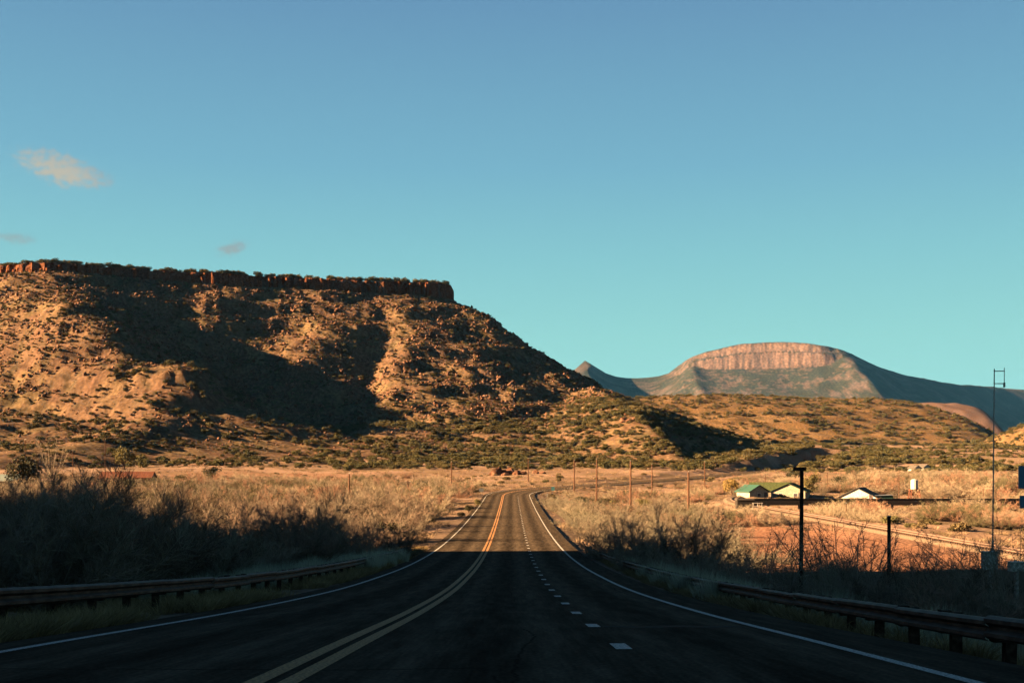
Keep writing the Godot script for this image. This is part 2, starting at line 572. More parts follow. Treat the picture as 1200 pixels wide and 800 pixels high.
var crowns := []        # finer crowns for the trees
var junipers := []      # [crown meshes], trunk
var juniper_trunk: ArrayMesh
var shrubs := []        # dense bare shrubs
var saplings := []      # sparse bare saplings
var brush := []         # one-mesh brush for masses
var tufts := []
var sages := []
var rocks := []

func make_plants() -> void:
	for k in 4: junipers.append(crown_mesh(620, 0.062, 7 + k))
	for k in 3: crowns.append(crown_mesh(1900, 0.034, 9))
	juniper_trunk = trunk_mesh()
	for k in 4: shrubs.append(bare_shrub(16, 7, 17, 0.0048, 1.2, 0.0))
	for k in 3: saplings.append(bare_shrub(8, 5, 9, 0.0048, 0.7, 0.7))
	for k in 4:
		var s := bare_shrub(16, 6, 15, 0.006, 1.3, 0.0)
		var b := Buf.new()
		for m in s:
			var arr: Array = m.surface_get_arrays(0)
			for q in arr[Mesh.ARRAY_INDEX].size():
				b.i.append(b.v.size())
				b.v.append(arr[Mesh.ARRAY_VERTEX][arr[Mesh.ARRAY_INDEX][q]])
				b.c.append(arr[Mesh.ARRAY_COLOR][arr[Mesh.ARRAY_INDEX][q]])
		brush.append(b.done())
	for k in 4: tufts.append(tuft_mesh(60, 0.011, 0.32, 0.45))
	for k in 3: sages.append(tuft_mesh(760, 0.006, 0.6, 0.16))
	for k in 6: rocks.append(rock_mesh(0.6 + 0.12 * (k % 3), 0.9))

func tinted(m: StandardMaterial3D, c: Color) -> StandardMaterial3D:
	var o: StandardMaterial3D = m.duplicate()
	o.albedo_color = alb(c.r * BASE, c.g * BASE, c.b * BASE)
	return o

func xform(p: Vector3, s: Vector3) -> Transform3D:
	return Transform3D(Basis(Vector3.UP, rng.randf() * TAU).scaled(s), p)

# ------------------------------------------------------------------ build
func _ready() -> void:
	rng.seed = 20240
	# --- camera: level, with the lens shifted up
	var cam := Camera3D.new()
	cam.name = "camera"
	add_child(cam)
	cam.projection = Camera3D.PROJECTION_FRUSTUM
	cam.near = 0.1
	cam.far = 20000.0
	cam.size = 0.1 * 800.0 / F
	cam.frustum_offset = Vector2(0, 0.1 * (YH - 400.0) / F)
	cam.current = true
	# --- sky, exposure
	var env := Environment.new()
	env.background_mode = Environment.BG_SKY
	env.tonemap_mode = Environment.TONE_MAPPER_LINEAR
	env.tonemap_exposure = EXPO
	env.background_energy_multiplier = 1.0 / EXPO
	env.sdfgi_enabled = true
	env.ssao_enabled = true
	env.ssil_enabled = true
	env.fog_enabled = true
	env.fog_density = 0.000007
	env.fog_light_color = Color(0.32, 0.62, 0.9)
	var sky := Sky.new()
	var pan := PanoramaSkyMaterial.new()
	pan.panorama = make_sky()
	sky.sky_material = pan
	env.sky = sky
	var we := WorldEnvironment.new()
	we.name = "environment"
	we.environment = env
	add_child(we)
	# --- sun: low, from the left and a little behind
	var sun := DirectionalLight3D.new()
	sun.name = "sun"
	add_child(sun)
	var el := deg_to_rad(17.5)
	var az := deg_to_rad(7.0)
	sun.look_at_from_position(Vector3.ZERO, Vector3(cos(az) * cos(el), -sin(el), -sin(az) * cos(el)), Vector3.UP)
	sun.light_energy = 1.6
	sun.light_color = Color(1.0, 0.80, 0.58)
	sun.light_angular_distance = 0.5
	sun.shadow_enabled = true

	n_a.seed = 5; n_a.frequency = 0.02; n_a.fractal_octaves = 4
	n_b.seed = 9; n_b.frequency = 0.11; n_b.fractal_octaves = 3
	n_c.seed = 21; n_c.frequency = 0.03; n_c.fractal_octaves = 4
	make_road_path()
	make_materials()
	make_plants()
	build_land()
	build_mesa()
	build_far()
	build_road()
	build_railway()
	build_rails()
	build_poles()
	build_valley()
	plant_slopes()
	plant_brush()
	plant_verges()

func make_sky() -> ImageTexture:
	var w := 4096
	var h := 2048
	var im := Image.create(w, h, false, Image.FORMAT_RGBH)
	var t := [[-90.0, lin(150, 205, 200)], [0.0, lin(156, 216, 208)], [4.6, lin(153, 214, 208)], [6.4, lin(149, 211, 207)], [10.5, lin(135, 197, 205)], [14.9, lin(120, 177, 200)], [22.7, lin(103, 149, 184)], [40.0, lin(64, 103, 148)], [90.0, lin(34, 62, 104)]]
	for j in h:
		var e := 90.0 - 180.0 * (j + 0.5) / h
		var k := 0
		while k < t.size() - 2 and e > t[k + 1][0]: k += 1
		var c: Color = t[k][1].lerp(t[k + 1][1], clampf((e - t[k][0]) / (t[k + 1][0] - t[k][0]), 0, 1))
		im.fill_rect(Rect2i(0, j, w, 1), c)
	var nz := FastNoiseLite.new()
	nz.seed = 4
	nz.frequency = 0.05
	nz.fractal_octaves = 5
	# clouds: photo centre, half sizes, tilt, strength
	for q in [[76.0, 198.0, 60.0, 21.0, 0.18, 0.95, Color(0.53, 0.48, 0.38)], [18.0, 278.0, 24.0, 6.0, 0.0, 0.7, Color(0.33, 0.38, 0.36)], [271.0, 290.0, 21.0, 9.0, -0.25, 0.85, Color(0.33, 0.38, 0.37)]]:
		var c0 := cloud_uv(q[0], q[1], w, h)
		var r := int(q[2] / F * w / TAU * 1.6) + 3
		for j in range(int(c0.y) - r, int(c0.y) + r):
			for i in range(int(c0.x) - r, int(c0.x) + r):
				var dx := (i - c0.x) * TAU / w * F
				var dy := (j - c0.y) * TAU / w * F
				var u: float = dx / q[2]
				var v: float = (dy - dx * q[4]) / q[3]
				if q[0] < 100.0 and q[1] < 200.0: v *= 1.0 + 0.6 * maxf(0.0, u)
				var d := u * u + v * v
				var f := ss(0.9, 0.12, d + nz.get_noise_2d(dx * 2.2 + q[0], dy * 3.4) * 0.85 + 0.12)
				if f <= 0.0: continue
				var k := f * float(q[5])
				var col: Color = q[6]
				col = col.lerp(lin(142, 166, 178), 0.6 * ss(0.0, 0.9, u) + 0.3 * ss(0.2, -0.6, v))
				im.set_pixel(posmod(i, w), j, im.get_pixel(posmod(i, w), j).lerp(col, k))
	return ImageTexture.create_from_image(im)

func cloud_uv(x: float, y: float, w: int, h: int) -> Vector2:
	var p := px(x, y, 1.0).normalized()
	return Vector2(atan2(p.x, -p.z) / TAU * w, (0.5 - asin(p.y) / PI) * h)

func build_land() -> void:
	var xs := steps([[-6000, 600], [-1500, 80], [-500, 20], [-220, 7], [-80, 2.5], [-14, 0.7], [14, 1.6], [60, 4], [260, 12], [700, 40], [2000, 400], [9000, 0]])
	var zs := steps([[320, 12], [60, 2.5], [0, 1.2], [-110, 1.8], [-300, 3.0], [-560, 5], [-800, 12], [-1300, 60], [-3000, 300], [-9000, 0]])
	var o := part("ground", sheet(xs, zs, ground_h, ground_col), M.soil, self)
	tag(o, "dry tan desert floor with red earth patches", "", "", "structure")
	# the hill on the left behind the camera: its ridge throws the shadow over the near road
	var bx := steps([[-420, 8], [-44, 0]])
	var bz := steps([[230, 8], [-25, 4], [-32, 1.5], [-84, 5], [-110, 0]])
	var hb := func(x: float, z: float) -> float:
		var edge := -87.0 - x * 0.123 + n_b.get_noise_1d(x) * 0.5
		var top := 78.0 + n_a.get_noise_2d(x, z) * 6.0
		var rise := ss(-44.5, -200.0, x) * ss(-420.0, -330.0, x) * ss(230.0, 140.0, z)
		return lerpf(ground_h(x, z) - 1.0, top, ss(edge - 2.5, edge + 2.5, z) * rise)
	var hl := part("roadside_hill", sheet(bx, bz, hb, slope_col), M.slope, self)
	tag(hl, "steep dry hill beside the road behind the viewpoint", "", "", "structure")

func build_mesa() -> void:
	var root := Node3D.new()
	root.name = "mesa"
	add_child(root)
	tag(root, "broad flat-topped mesa with red caprock above a bouldery slope", "", "", "structure")
	var xs := steps([[-900, 25], [-560, 3.2], [200, 5], [330, 0]])
	var zs := steps([[-420, 5], [-620, 3.2], [-985, 12], [-1300, 0]])
	part("slope", sheet(xs, zs, mesa_h, slope_col), M.slope, root)
	# caprock: a fluted cliff band along the rim, then separate proud blocks
	var line := PackedVector2Array()
	for i in range(2, RIM.size() - 2):
		var a := Vector2(RIM[i][0], RIM[i][1])
		var b := Vector2(RIM[i + 1][0], RIM[i + 1][1])
		var n := maxi(1, int(a.distance_to(b) / 1.6))
		for k in n: line.append(a.lerp(b, float(k) / n))
	var buf := Buf.new()
	var lev := [0.0, 0.18, 0.4, 0.6, 0.8, 0.93, 1.0]
	var rows := []
	for i in line.size():
		var t := (line[mini(i + 1, line.size() - 1)] - line[maxi(i - 1, 0)]).normalized()
		var nrm := Vector2(-t.y, t.x)
		if rim_d(line[i].x + nrm.x * 3.0, line[i].y + nrm.y * 3.0) < 0.0: nrm = -nrm
		var flute := absf(n_b.get_noise_1d(i * 1.3)) * 5.0 + n_a.get_noise_1d(i * 2.0) * 4.0
		var top := RIM_TOP + n_b.get_noise_1d(i * 0.9 + 300.0) * 0.9
		var row := []
		for l: float in lev:
			var o := flute * (1.0 - 0.25 * l) + 1.6 * (1.0 - l) + n_b.get_noise_2d(i * 1.5, l * 60.0) * 1.6
			row.append(Vector3(line[i].x + nrm.x * o, lerpf(138.0, top, l), line[i].y + nrm.y * o))
		row.append(Vector3(line[i].x - nrm.x * 9.0, RIM_TOP - 0.4, line[i].y - nrm.y * 9.0))
		rows.append([row, nrm])
	for i in line.size() - 1:
		var c := Color(0.34, 0.14, 0.07).lerp(Color(0.22, 0.105, 0.065), ss(-0.2, 0.3, n_a.get_noise_1d(i * 3.0)))
		for k in lev.size():
			buf.quad(rows[i][0][k], rows[i][0][k + 1], rows[i + 1][0][k + 1], rows[i + 1][0][k], shade(c, 0.12) if k < lev.size() - 1 else Color(0.3, 0.2, 0.12))
	part("caprock_face", buf.done(), M.rock, root)
	var blocks := []
	for k in 6: blocks.append(block_mesh())
	var i := 0
	while i < line.size() - 4:
		if line[i].x > -470.0:
			var w := rng.randf_range(2.2, 5.0)
			var tall := rng.randf_range(10.5, 15.7)
			var nrm: Vector2 = rows[i][1]
			var o := part("cliff_block", blocks[rng.randi() % 6], M.block if M.has("block") else M.rock, root, Vector3(line[i].x + nrm.x * 1.2, 139.5, line[i].y + nrm.y * 1.2), Vector3(0, atan2(nrm.x, nrm.y) + rng.randf_range(-0.3, 0.3), 0))
			o.scale = Vector3(w, tall, rng.randf_range(2.5, 4.5))
		i += rng.randi_range(3, 6)

func block_mesh() -> ArrayMesh:
	# a weathered upright block: eight-sided, slightly tapered, uneven top, unit sized on its base
	var b := Buf.new()
	var c := Color(0.38, 0.145, 0.065).lerp(Color(0.27, 0.11, 0.055), rng.randf())
	var rings := []
	for l: float in [0.0, 0.35, 0.7, 0.96, 1.0]:
		var r := []
		for k in 8:
			var a := TAU * k / 8.0 + 0.39
			var sq := 0.5 / maxf(absf(cos(a)), absf(sin(a))) * (1.0 - 0.12 * l) * (0.82 if l == 1.0 else 1.0)
			r.append(Vector3(cos(a) * sq + rng.randf_range(-0.07, 0.07), l + (rng.randf_range(-0.04, 0.04) if l > 0.9 else 0.0), sin(a) * sq + rng.randf_range(-0.07, 0.07)))
		rings.append(r)
	for j in 4:
		for k in 8:
			b.quad(rings[j][k], rings[j + 1][k], rings[j + 1][(k + 1) % 8], rings[j][(k + 1) % 8], shade(c, 0.12))
	for k in range(1, 7): b.tri(rings[4][0], rings[4][k + 1], rings[4][k], c)
	return b.done()

const FAR_CREST := [[600, 436], [660, 434], [675, 433], [684, 430], [692, 421], [698, 424], [708, 433], [722, 439], [750, 443], [775, 442], [790, 438], [806, 430], [815, 421], [830, 414], [850, 409], [875, 404], [900, 401.5], [940, 401.5], [962, 404], [985, 410], [1010, 420], [1035, 430], [1060, 437], [1100, 444], [1140, 449.5], [1165, 451], [1200, 451], [1260, 454], [1400, 470]]
func build_far() -> void:
	# low wooded-and-grassed hill on the right
	var h1 := part("hill", sheet(steps([[-120, 12], [60, 6], [740, 0]]), steps([[-1000, 7], [-1540, 20], [-1900, 0]]), hill_h, hill_col), M.slope, self)
	tag(h1, "long low golden hill dotted with dark bushes", "", "", "structure")
	var h2 := part("hill_002", sheet(steps([[355, 6], [620, 30], [1100, 0]]), steps([[-690, 6], [-960, 16], [-1200, 0]]), side_hill_h, hill_col), M.slope, self)
	tag(h2, "small golden hill at the right", "", "", "structure")
	# pale pink butte beyond the low hill
	var pinkc := [[800, 20], [860, 120], [960, 146], [1010, 146], [1046, 143], [1080, 136], [1098, 124], [1110, 100], [1130, 68], [1180, 20]]
	var ph := func(x: float, z: float) -> float:
		var t: float = (z + 2600.0) / 320.0
		return lerpf(-20.0, interp(pinkc, x + n_a.get_noise_2d(x, z) * 6.0), 0.5 + 0.5 * cos(clampf(absf(t), 0, 1) * PI)) + n_a.get_noise_2d(x, z) * 4.0
	var pc := func(p: Vector3, _n: Vector3) -> Color:
		return Color(0.42, 0.27, 0.21).lerp(Color(0.30, 0.19, 0.14), ss(-0.2, 0.3, patch(p.x, p.z, 0.8, 2.0)))
	var h3 := part("butte", sheet(steps([[800, 8], [1200, 0]]), steps([[-2280, 12], [-2800, 0]]), ph, pc), M.slope, self)
	tag(h3, "pale pink bare butte behind the low hill", "", "", "structure")
	# the far mesa, six kilometres off
	var root := Node3D.new()
	root.name = "far_mesa"
	add_child(root)
	tag(root, "distant mesa with banded pink cliffs and a wooded shaded flank", "", "", "structure")
	var fh := func(x: float, z: float) -> float:
		var pxx: float = 600.0 + x / 6000.0 * F
		var zc := -6000.0 - 900.0 * ss(955.0, 1300.0, pxx) * ss(955.0, 1300.0, pxx) - 40.0 * n_a.get_noise_1d(x * 0.06) - 300.0 * clampf((960.0 - pxx) / 160.0, 0.0, 1.2)
		var cy := (YH - interp(FAR_CREST, pxx)) / F * 6000.0
		var scale_ := -zc / 6000.0
		var top := cy * scale_ + n_a.get_noise_2d(x * 0.15, z * 0.15) * 9.0
		var dz: float = z - zc
		if dz < 0.0: return top + dz * 0.02
		var m := ss(796.0, 838.0, pxx) * ss(1000.0, 955.0, pxx)
		var foot := 524.0 + n_a.get_noise_1d(x * 0.05) * 14.0
		var cliff := top
		if m > 0.0:      # two cliff bands with a ledge between
			var lo := minf(top, foot)
			var midh := minf(top, lerpf(foot, maxf(top, foot), 0.62))
			var dd := dz + n_b.get_noise_1d(x * 0.035) * 3.0 + absf(n_a.get_noise_1d(x * 0.9)) * 15.0
			cliff = lerpf(top, midh, ss(8.0, 30.0, dd))
			cliff = lerpf(cliff, lo, ss(75.0, 100.0, dd))
			cliff -= maxf(0.0, dz - 104.0) * 0.46
		var plain_ := top - dz * (0.40 + 0.12 * ss(960.0, 1040.0, pxx)) + n_a.get_noise_2d(x * 0.12, z * 0.05) * 46.0 * ss(0.0, 200.0, dz)
		var h := lerpf(plain_, cliff, m)
		return maxf(h + n_a.get_noise_2d(x * 0.1, z * 0.1) * 22.0 * ss(120.0, 300.0, dz), 120.0)
	var fc := func(p: Vector3, n: Vector3) -> Color:
		var pxx := 600.0 + p.x / 6000.0 * F
		var wood := Color(0.06, 0.078, 0.058)
		var rock := Color(0.31, 0.215, 0.18).lerp(Color(0.19, 0.14, 0.12), ss(0.1, 0.7, sin(p.y * 0.17 + patch(p.x, p.z, 0.3, 1.0) * 4.0)))
		var scree := Color(0.2, 0.16, 0.14)
		var q := patch(p.x, p.z, 0.16, 7.0)
		var c := scree.lerp(wood, ss(-0.28, 0.0, 0.7 * q + 0.8 * patch(p.x, p.z, 0.9, 70.0)) * 0.9)
		c = c.lerp(rock, ss(0.62, 0.4, n.y) * ss(485.0, 515.0, p.y))
		return c
	part("mountainside", sheet(steps([[0, 60], [900, 9], [1800, 40], [3900, 0]]), steps([[-4700, 40], [-5700, 9], [-6480, 60], [-7400, 0]]), fh, fc), M.far, root)

# ------------------------------------------------------------------ road
func ribbon(l0: float, l1: float, lift: float, s0: int, s1: int, cross := 1, vlen := 40.0) -> ArrayMesh:
	var b := Buf.new()
	var run := 0.0
	for i in range(s0, s1 + 1):
		if i > s0: run += Vector2(road_pts[i].x - road_pts[i - 1].x, road_pts[i].z - road_pts[i - 1].z).length()
		var r := Vector3(cos(road_head[i]), 0, sin(road_head[i]))
		for k in cross + 1:
			var f := float(k) / cross
			b.v.append(road_pts[i] + r * lerpf(l0, l1, f) + Vector3(0, lift, 0))
			b.u.append(Vector2(f, run / vlen))
			b.c.append(Color.WHITE)
			b.n.append(Vector3.UP)
	var w := cross + 1
	for i in s1 - s0:
		for k in cross:
			var a := i * w + k
			b.i.append_array([a, a + w, a + 1, a + 1, a + w, a + w + 1])
	return b.done()

func asphalt_tex() -> ImageTexture:
	var w := 512
	var h := 1024
	var im := Image.create(w, h, false, Image.FORMAT_RGB8)
	var nz := FastNoiseLite.new()
	nz.seed = 31
	nz.frequency = 1.0
	nz.fractal_octaves = 3
	var r := RandomNumberGenerator.new()
	r.seed = 77
	for j in h:
		for i in w:
			var lat := -4.6 + 11.9 * i / w
			# polished wheel tracks and the darker oily strip between them, in each lane
			var tr := 0.0
			for c in [-2.0, 1.75, 4.75]:
				tr += 0.16 * (bump(lat, c - 0.85, 0.35) + bump(lat, c + 0.85, 0.35)) - 0.10 * bump(lat, c, 0.4)
			var ang := TAU * j / h
			var st := nz.get_noise_3d(i * 0.06, cos(ang) * 2.0, sin(ang) * 2.0) * 0.20 + nz.get_noise_3d(i * 0.35, cos(ang) * 3.0, sin(ang) * 3.0) * 0.13
			var k := clampf(0.66 + tr + st + r.randf_range(-0.12, 0.12), 0.1, 1.0)
			im.set_pixel(i, j, Color(k, k * 0.985, k * 0.96))
	# transverse and wandering cracks filled with tar
	for q in 9:
		var y := r.randf_range(20, h - 20)
		var x0 := r.randi_range(0, 200)
		for i in range(x0, mini(w, x0 + r.randi_range(120, 400))):
			y += r.randf_range(-0.5, 0.5)
			im.set_pixel(i, clampi(int(y), 0, h - 1), Color(0.32, 0.32, 0.32))
	for q in 5:
		var x := r.randf_range(40, w - 40)
		var y0 := r.randi_range(0, 600)
		for j in range(y0, mini(h, y0 + r.randi_range(150, 420))):
			x += r.randf_range(-0.7, 0.7)
			im.set_pixel(clampi(int(x), 0, w - 1), j, Color(0.34, 0.34, 0.34))
	im.generate_mipmaps()
	return ImageTexture.create_from_image(im)

func build_road() -> void:
	var root := Node3D.new()
	root.name = "road"
	add_child(root)
	tag(root, "two-lane asphalt highway with worn painted lines", "", "", "structure")
	var m := StandardMaterial3D.new()
	m.albedo_color = alb(0.066, 0.053, 0.039)
	m.albedo_texture = asphalt_tex()
	m.roughness = 1.0
	m.metallic_specular = 0.08
	var last := road_pts.size() - 1
	part("asphalt", ribbon(-4.6, 7.3, 0.0, 0, last, 6), m, root)
	part("edge_line", ribbon(-3.97, -3.83, 0.006, 0, last), M.line_white, root)
	part("edge_line", ribbon(6.07, 6.21, 0.006, 0, last), M.line_white, root)
	part("centre_line", ribbon(-0.24, -0.06, 0.006, 0, last), M.line_yellow, root)
	part("centre_line", ribbon(0.06, 0.24, 0.006, 0, last), M.line_yellow, root)
	var tar := mat(alb(0.018, 0.017, 0.016), 0.9)
	for q in [[18.4, 1.5, 3.8, 0.3], [27.0, -2.0, 1.0, 0.05], [41.0, -5.9, 3.9, 0.06], [58.0, -2.0, 4.2, 0.07], [72.0, -6.2, -0.5, 0.06], [98.0, -6.0, 4.0, 0.1], [117.0, -2.0, 4.0, 0.1], [139.0, -6.2, 4.2, 0.14], [168.0, -6.2, 4.2, 0.16], [181.0, -6.2, 4.2, 0.16], [206.0, -6.2, 4.2, 0.2]]:
		var b := Buf.new()
		var z0: float = -q[0]
		var zz := z0
		var n := 24
		for k in n:
			var xa := lerpf(q[1], q[2], float(k) / n)
			var xb := lerpf(q[1], q[2], float(k + 1) / n)
			var zb := z0 + n_b.get_noise_2d(xb * 6.0, z0) * 0.3
			var wa: float = q[3] * (0.6 + 0.4 * sin(PI * k / n))
			var wb: float = q[3] * (0.6 + 0.4 * sin(PI * (k + 1) / n))
			var c4 := []
			for e in [[xa, zz + wa], [xa, zz - wa], [xb, zb - wb], [xb, zb + wb]]:
				c4.append(Vector3(e[0], -interp(PROFILE, -e[1]) + 0.003, e[1]))
			b.quad(c4[0], c4[1], c4[2], c4[3])
			zz = zb
		part("tar_patch", b.done(), tar, root)
	var s := 8.6
	while s < 262.0:
		var b := Buf.new()
		var x := 1.36
		for k in 3:
			var z0 := -s - 0.32 * k
			var z1 := -s - 0.32 * (k + 1)
			var y0 := -interp(PROFILE, -z0) + 0.007
			var y1 := -interp(PROFILE, -z1) + 0.007
			b.quad(Vector3(x - 0.1, y0, z0), Vector3(x - 0.1, y1, z1), Vector3(x + 0.1, y1, z1), Vector3(x + 0.1, y0, z0))
		part("lane_dash", b.done(), M.line_white, root)
		s += 4.8

func build_railway() -> void:
	var t := thing("railway_track", Vector3(rail_x(-150.0), rail_y(-150.0), -150), "rusty railway track on pale ballast with wooden sleepers", "railway")
	var o := t.position
	var ball := Buf.new()
	var zs := steps([[-60, 2.5], [-290, 0]])
	var cross := [[-2.9, -0.12], [-1.7, 0.24], [1.7, 0.24], [2.9, -0.12]]
	for k in zs.size() - 1:
		for q in 3:
			var p := []
			for e in [[k, q], [k + 1, q], [k + 1, q + 1], [k, q + 1]]:
				p.append(Vector3(rail_x(zs[e[0]]) + cross[e[1]][0], rail_y(zs[e[0]]) + cross[e[1]][1], zs[e[0]]) - o)
			ball.quad(p[0], p[1], p[2], p[3])
	part("ballast", ball.done(), mat(alb(0.2, 0.155, 0.115), 0.95, noise_tex(41, 0.08, Color(0.5, 0.48, 0.45), Color(1, 1, 1), 512), 0.5), t)
	for sd in [-0.72, 0.72]:
		var r := Buf.new()
		for k in zs.size() - 1:
			var a := Vector3(rail_x(zs[k]) + sd, rail_y(zs[k]) + 0.36, zs[k]) - o
			var b := Vector3(rail_x(zs[k + 1]) + sd, rail_y(zs[k + 1]) + 0.36, zs[k + 1]) - o
			var x := Vector3(0.05, 0, 0)
			var y := Vector3(0, 0.16, 0)
			r.quad(a - x + y, b - x + y, b + x + y, a + x + y)
			r.quad(a - x, b - x, b - x + y, a - x + y)
			r.quad(a + x + y, b + x + y, b + x, a + x)
		part("rail", r.done(), mat(alb(0.075, 0.05, 0.038), 0.6), t)
	var sl := BoxMesh.new()
	sl.size = Vector3(2.5, 0.16, 0.24)
	var sm := mat(alb(0.045, 0.03, 0.022), 0.9)
	var z := -62.0
	while z > -232.0:
		part("sleeper", sl, sm, t, Vector3(rail_x(z), rail_y(z) + 0.28, z) - o)
		z -= 0.62

func wbeam(a: Vector3, b: Vector3, face: float) -> ArrayMesh:
	# a corrugated guardrail panel from a to b (lengths in local space), face = +1 bulges to +x
	var prof := [[0.0, -0.155], [0.03, -0.15], [0.083, -0.115], [0.083, -0.065], [0.015, -0.02], [0.015, 0.02], [0.083, 0.065], [0.083, 0.115], [0.03, 0.15], [0.0, 0.155]]
	var m := Buf.new()
	for k in prof.size() - 1:
		var p0 := Vector3(prof[k][0] * face, prof[k][1], 0)
		var p1 := Vector3(prof[k + 1][0] * face, prof[k + 1][1], 0)
		m.quad(a + p0, b + p0, b + p1, a + p1)
		var back := Vector3(-0.004 * face, 0, 0)
		m.quad(a + p0 + back, a + p1 + back, b + p1 + back, b + p0 + back)
	return m.done()

func guardrail(called_label: String, lat: Array, s0: float, s1: float, face: float, drop: float) -> void:
	# lat: table of distance -> x; posts every 1.905 m, panels of 3.81 m
	var o := Vector3(interp(lat, s0), ground_h(interp(lat, s0), -s0), -s0)
	var t := thing("guardrail", o, called_label, "guardrail")
	var s := s0
	var k := 0
	while s < s1:
		var e := minf(s + 3.81, s1)
		var a := Vector3(interp(lat, s), -interp(PROFILE, s) - drop + 0.55, -s)
		var b := Vector3(interp(lat, e), -interp(PROFILE, e) - drop + 0.55, -e - 0.04)
		var sag := Vector3(rng.randf_range(-0.015, 0.015), rng.randf_range(-0.02, 0.02), 0)
		part("beam", wbeam(a - o + sag, b - o + sag + Vector3(0.004, 0.003, 0), face), M.rust, t)
		for q in 2:
			var f := s + 1.905 * q
			if f > s1: break
			var x := interp(lat, f)
			var y := -interp(PROFILE, f) - drop + 0.55
			var g := ground_h(x - face * 0.2, -f) - 0.3
			var pb := Buf.new()
			var tilt := Transform3D(Basis(Vector3(0, 0, 1), rng.randf_range(-0.03, 0.03)), Vector3.ZERO)
			pb.box(Vector3(-0.075, g - y, -0.055), Vector3(0.075, 0.14, 0.055), Color.WHITE, tilt)
			var po := part("post", pb.done(), M.post, t, Vector3(x - face * 0.25, y, -f) - o)
			part("spacer_block", box_mesh(Vector3(0.15, 0.34, 0.14)), M.post, po, Vector3(face * 0.165, 0, 0))
		s = e
		k += 1
	# turned-down end
	var last := Vector3(interp(lat, s1), -interp(PROFILE, s1) - drop + 0.55, -s1)
	part("end_terminal", wbeam(last - o + Vector3(0, 0.002, -0.05), last - o + Vector3(-face * 0.5, -0.5, -2.6), face), M.rust, t)

func box_mesh(s: Vector3) -> BoxMesh:
	var b := BoxMesh.new()
	b.size = s
	return b

func build_rails() -> void:
	guardrail("rusty guardrail left of the road beside dark brush", [[2, -8.3], [17, -8.15], [55, -7.8], [80, -7.3]], 3.0, 80.0, 1.0, 0.06)
	guardrail("rusty guardrail right of the road with pale grass at its posts", [[2, 6.1], [13, 6.2], [29, 6.7], [60, 6.4], [90, 5.7]], 3.0, 88.0, -1.0, 0.36)

# ------------------------------------------------------------------ poles and signs
func pole(x: float, top: float, d: float, r: float, m: Material, label: String, group: String, called := "utility_pole", arm := 0.0) -> Node3D:
	var p := px(x, top, d)
	var g := land_h(p.x, p.z)
	var t := thing(called, Vector3(p.x, g, p.z), label, "pole", group)
	var b := Buf.new()
	var h := p.y - g
	b.tube(Vector3(0, -0.6, 0), Vector3(0.012 * h * rng.randf_range(-1, 1), h, 0), r, r * 0.72, 8)
	part("shaft", b.done(), m, t)
	if arm > 0.0:
		part("crossarm", box_mesh(Vector3(arm, 0.12, 0.1)), m, t, Vector3(0, h - 0.35, r + 0.03))
		for q in [-0.42, 0.42]:
			var ib := Buf.new()
			ib.tube(Vector3.ZERO, Vector3(0, 0.16, 0), 0.05, 0.04, 6)
			part("insulator", ib.done(), M.galv, t, Vector3(arm * q, h - 0.29, r + 0.03))
	else:
		var ib := Buf.new()
		ib.tube(Vector3.ZERO, Vector3(0, 0.22, 0), 0.05, 0.03, 6)
		part("insulator", ib.done(), M.galv, t, Vector3(0, h - 0.02, 0))
	return t

func road_sign(x: float, cy: float, d: float, w: float, h: float, face: Color, back: bool, label: String, turn := 0.0) -> Node3D:
	var p := px(x, cy, d)
	var g := land_h(p.x, p.z)
	var t := thing("road_sign", Vector3(p.x, g, p.z), label, "sign")
	t.rotation.y = turn
	var b := Buf.new()
	b.box(Vector3(-0.035, -0.4, -0.035), Vector3(0.035, p.y - g + h * 0.45, 0.035))
	part("post", b.done(), M.galv, t, Vector3(0, 0, -0.04))
	var m := mat(alb(face.r, face.g, face.b), 0.5)
	var pm := part("panel", box_mesh(Vector3(w, h, 0.02)), M.galv if back else m, t, Vector3(0, p.y - g, 0.006))
	part("border", frame_mesh(w, h, 0.03), M.galv, pm, Vector3(0, 0, 0.011))
	return t

func frame_mesh(w: float, h: float, e: float) -> ArrayMesh:
	var b := Buf.new()
	b.box(Vector3(-w / 2, -h / 2, 0), Vector3(w / 2, -h / 2 + e, 0.006))
	b.box(Vector3(-w / 2, h / 2 - e, 0), Vector3(w / 2, h / 2, 0.006))
	b.box(Vector3(-w / 2, -h / 2 + e, 0), Vector3(-w / 2 + e, h / 2 - e, 0.006))
	b.box(Vector3(w / 2 - e, -h / 2 + e, 0), Vector3(w / 2, h / 2 - e, 0.006))
	return b.done()

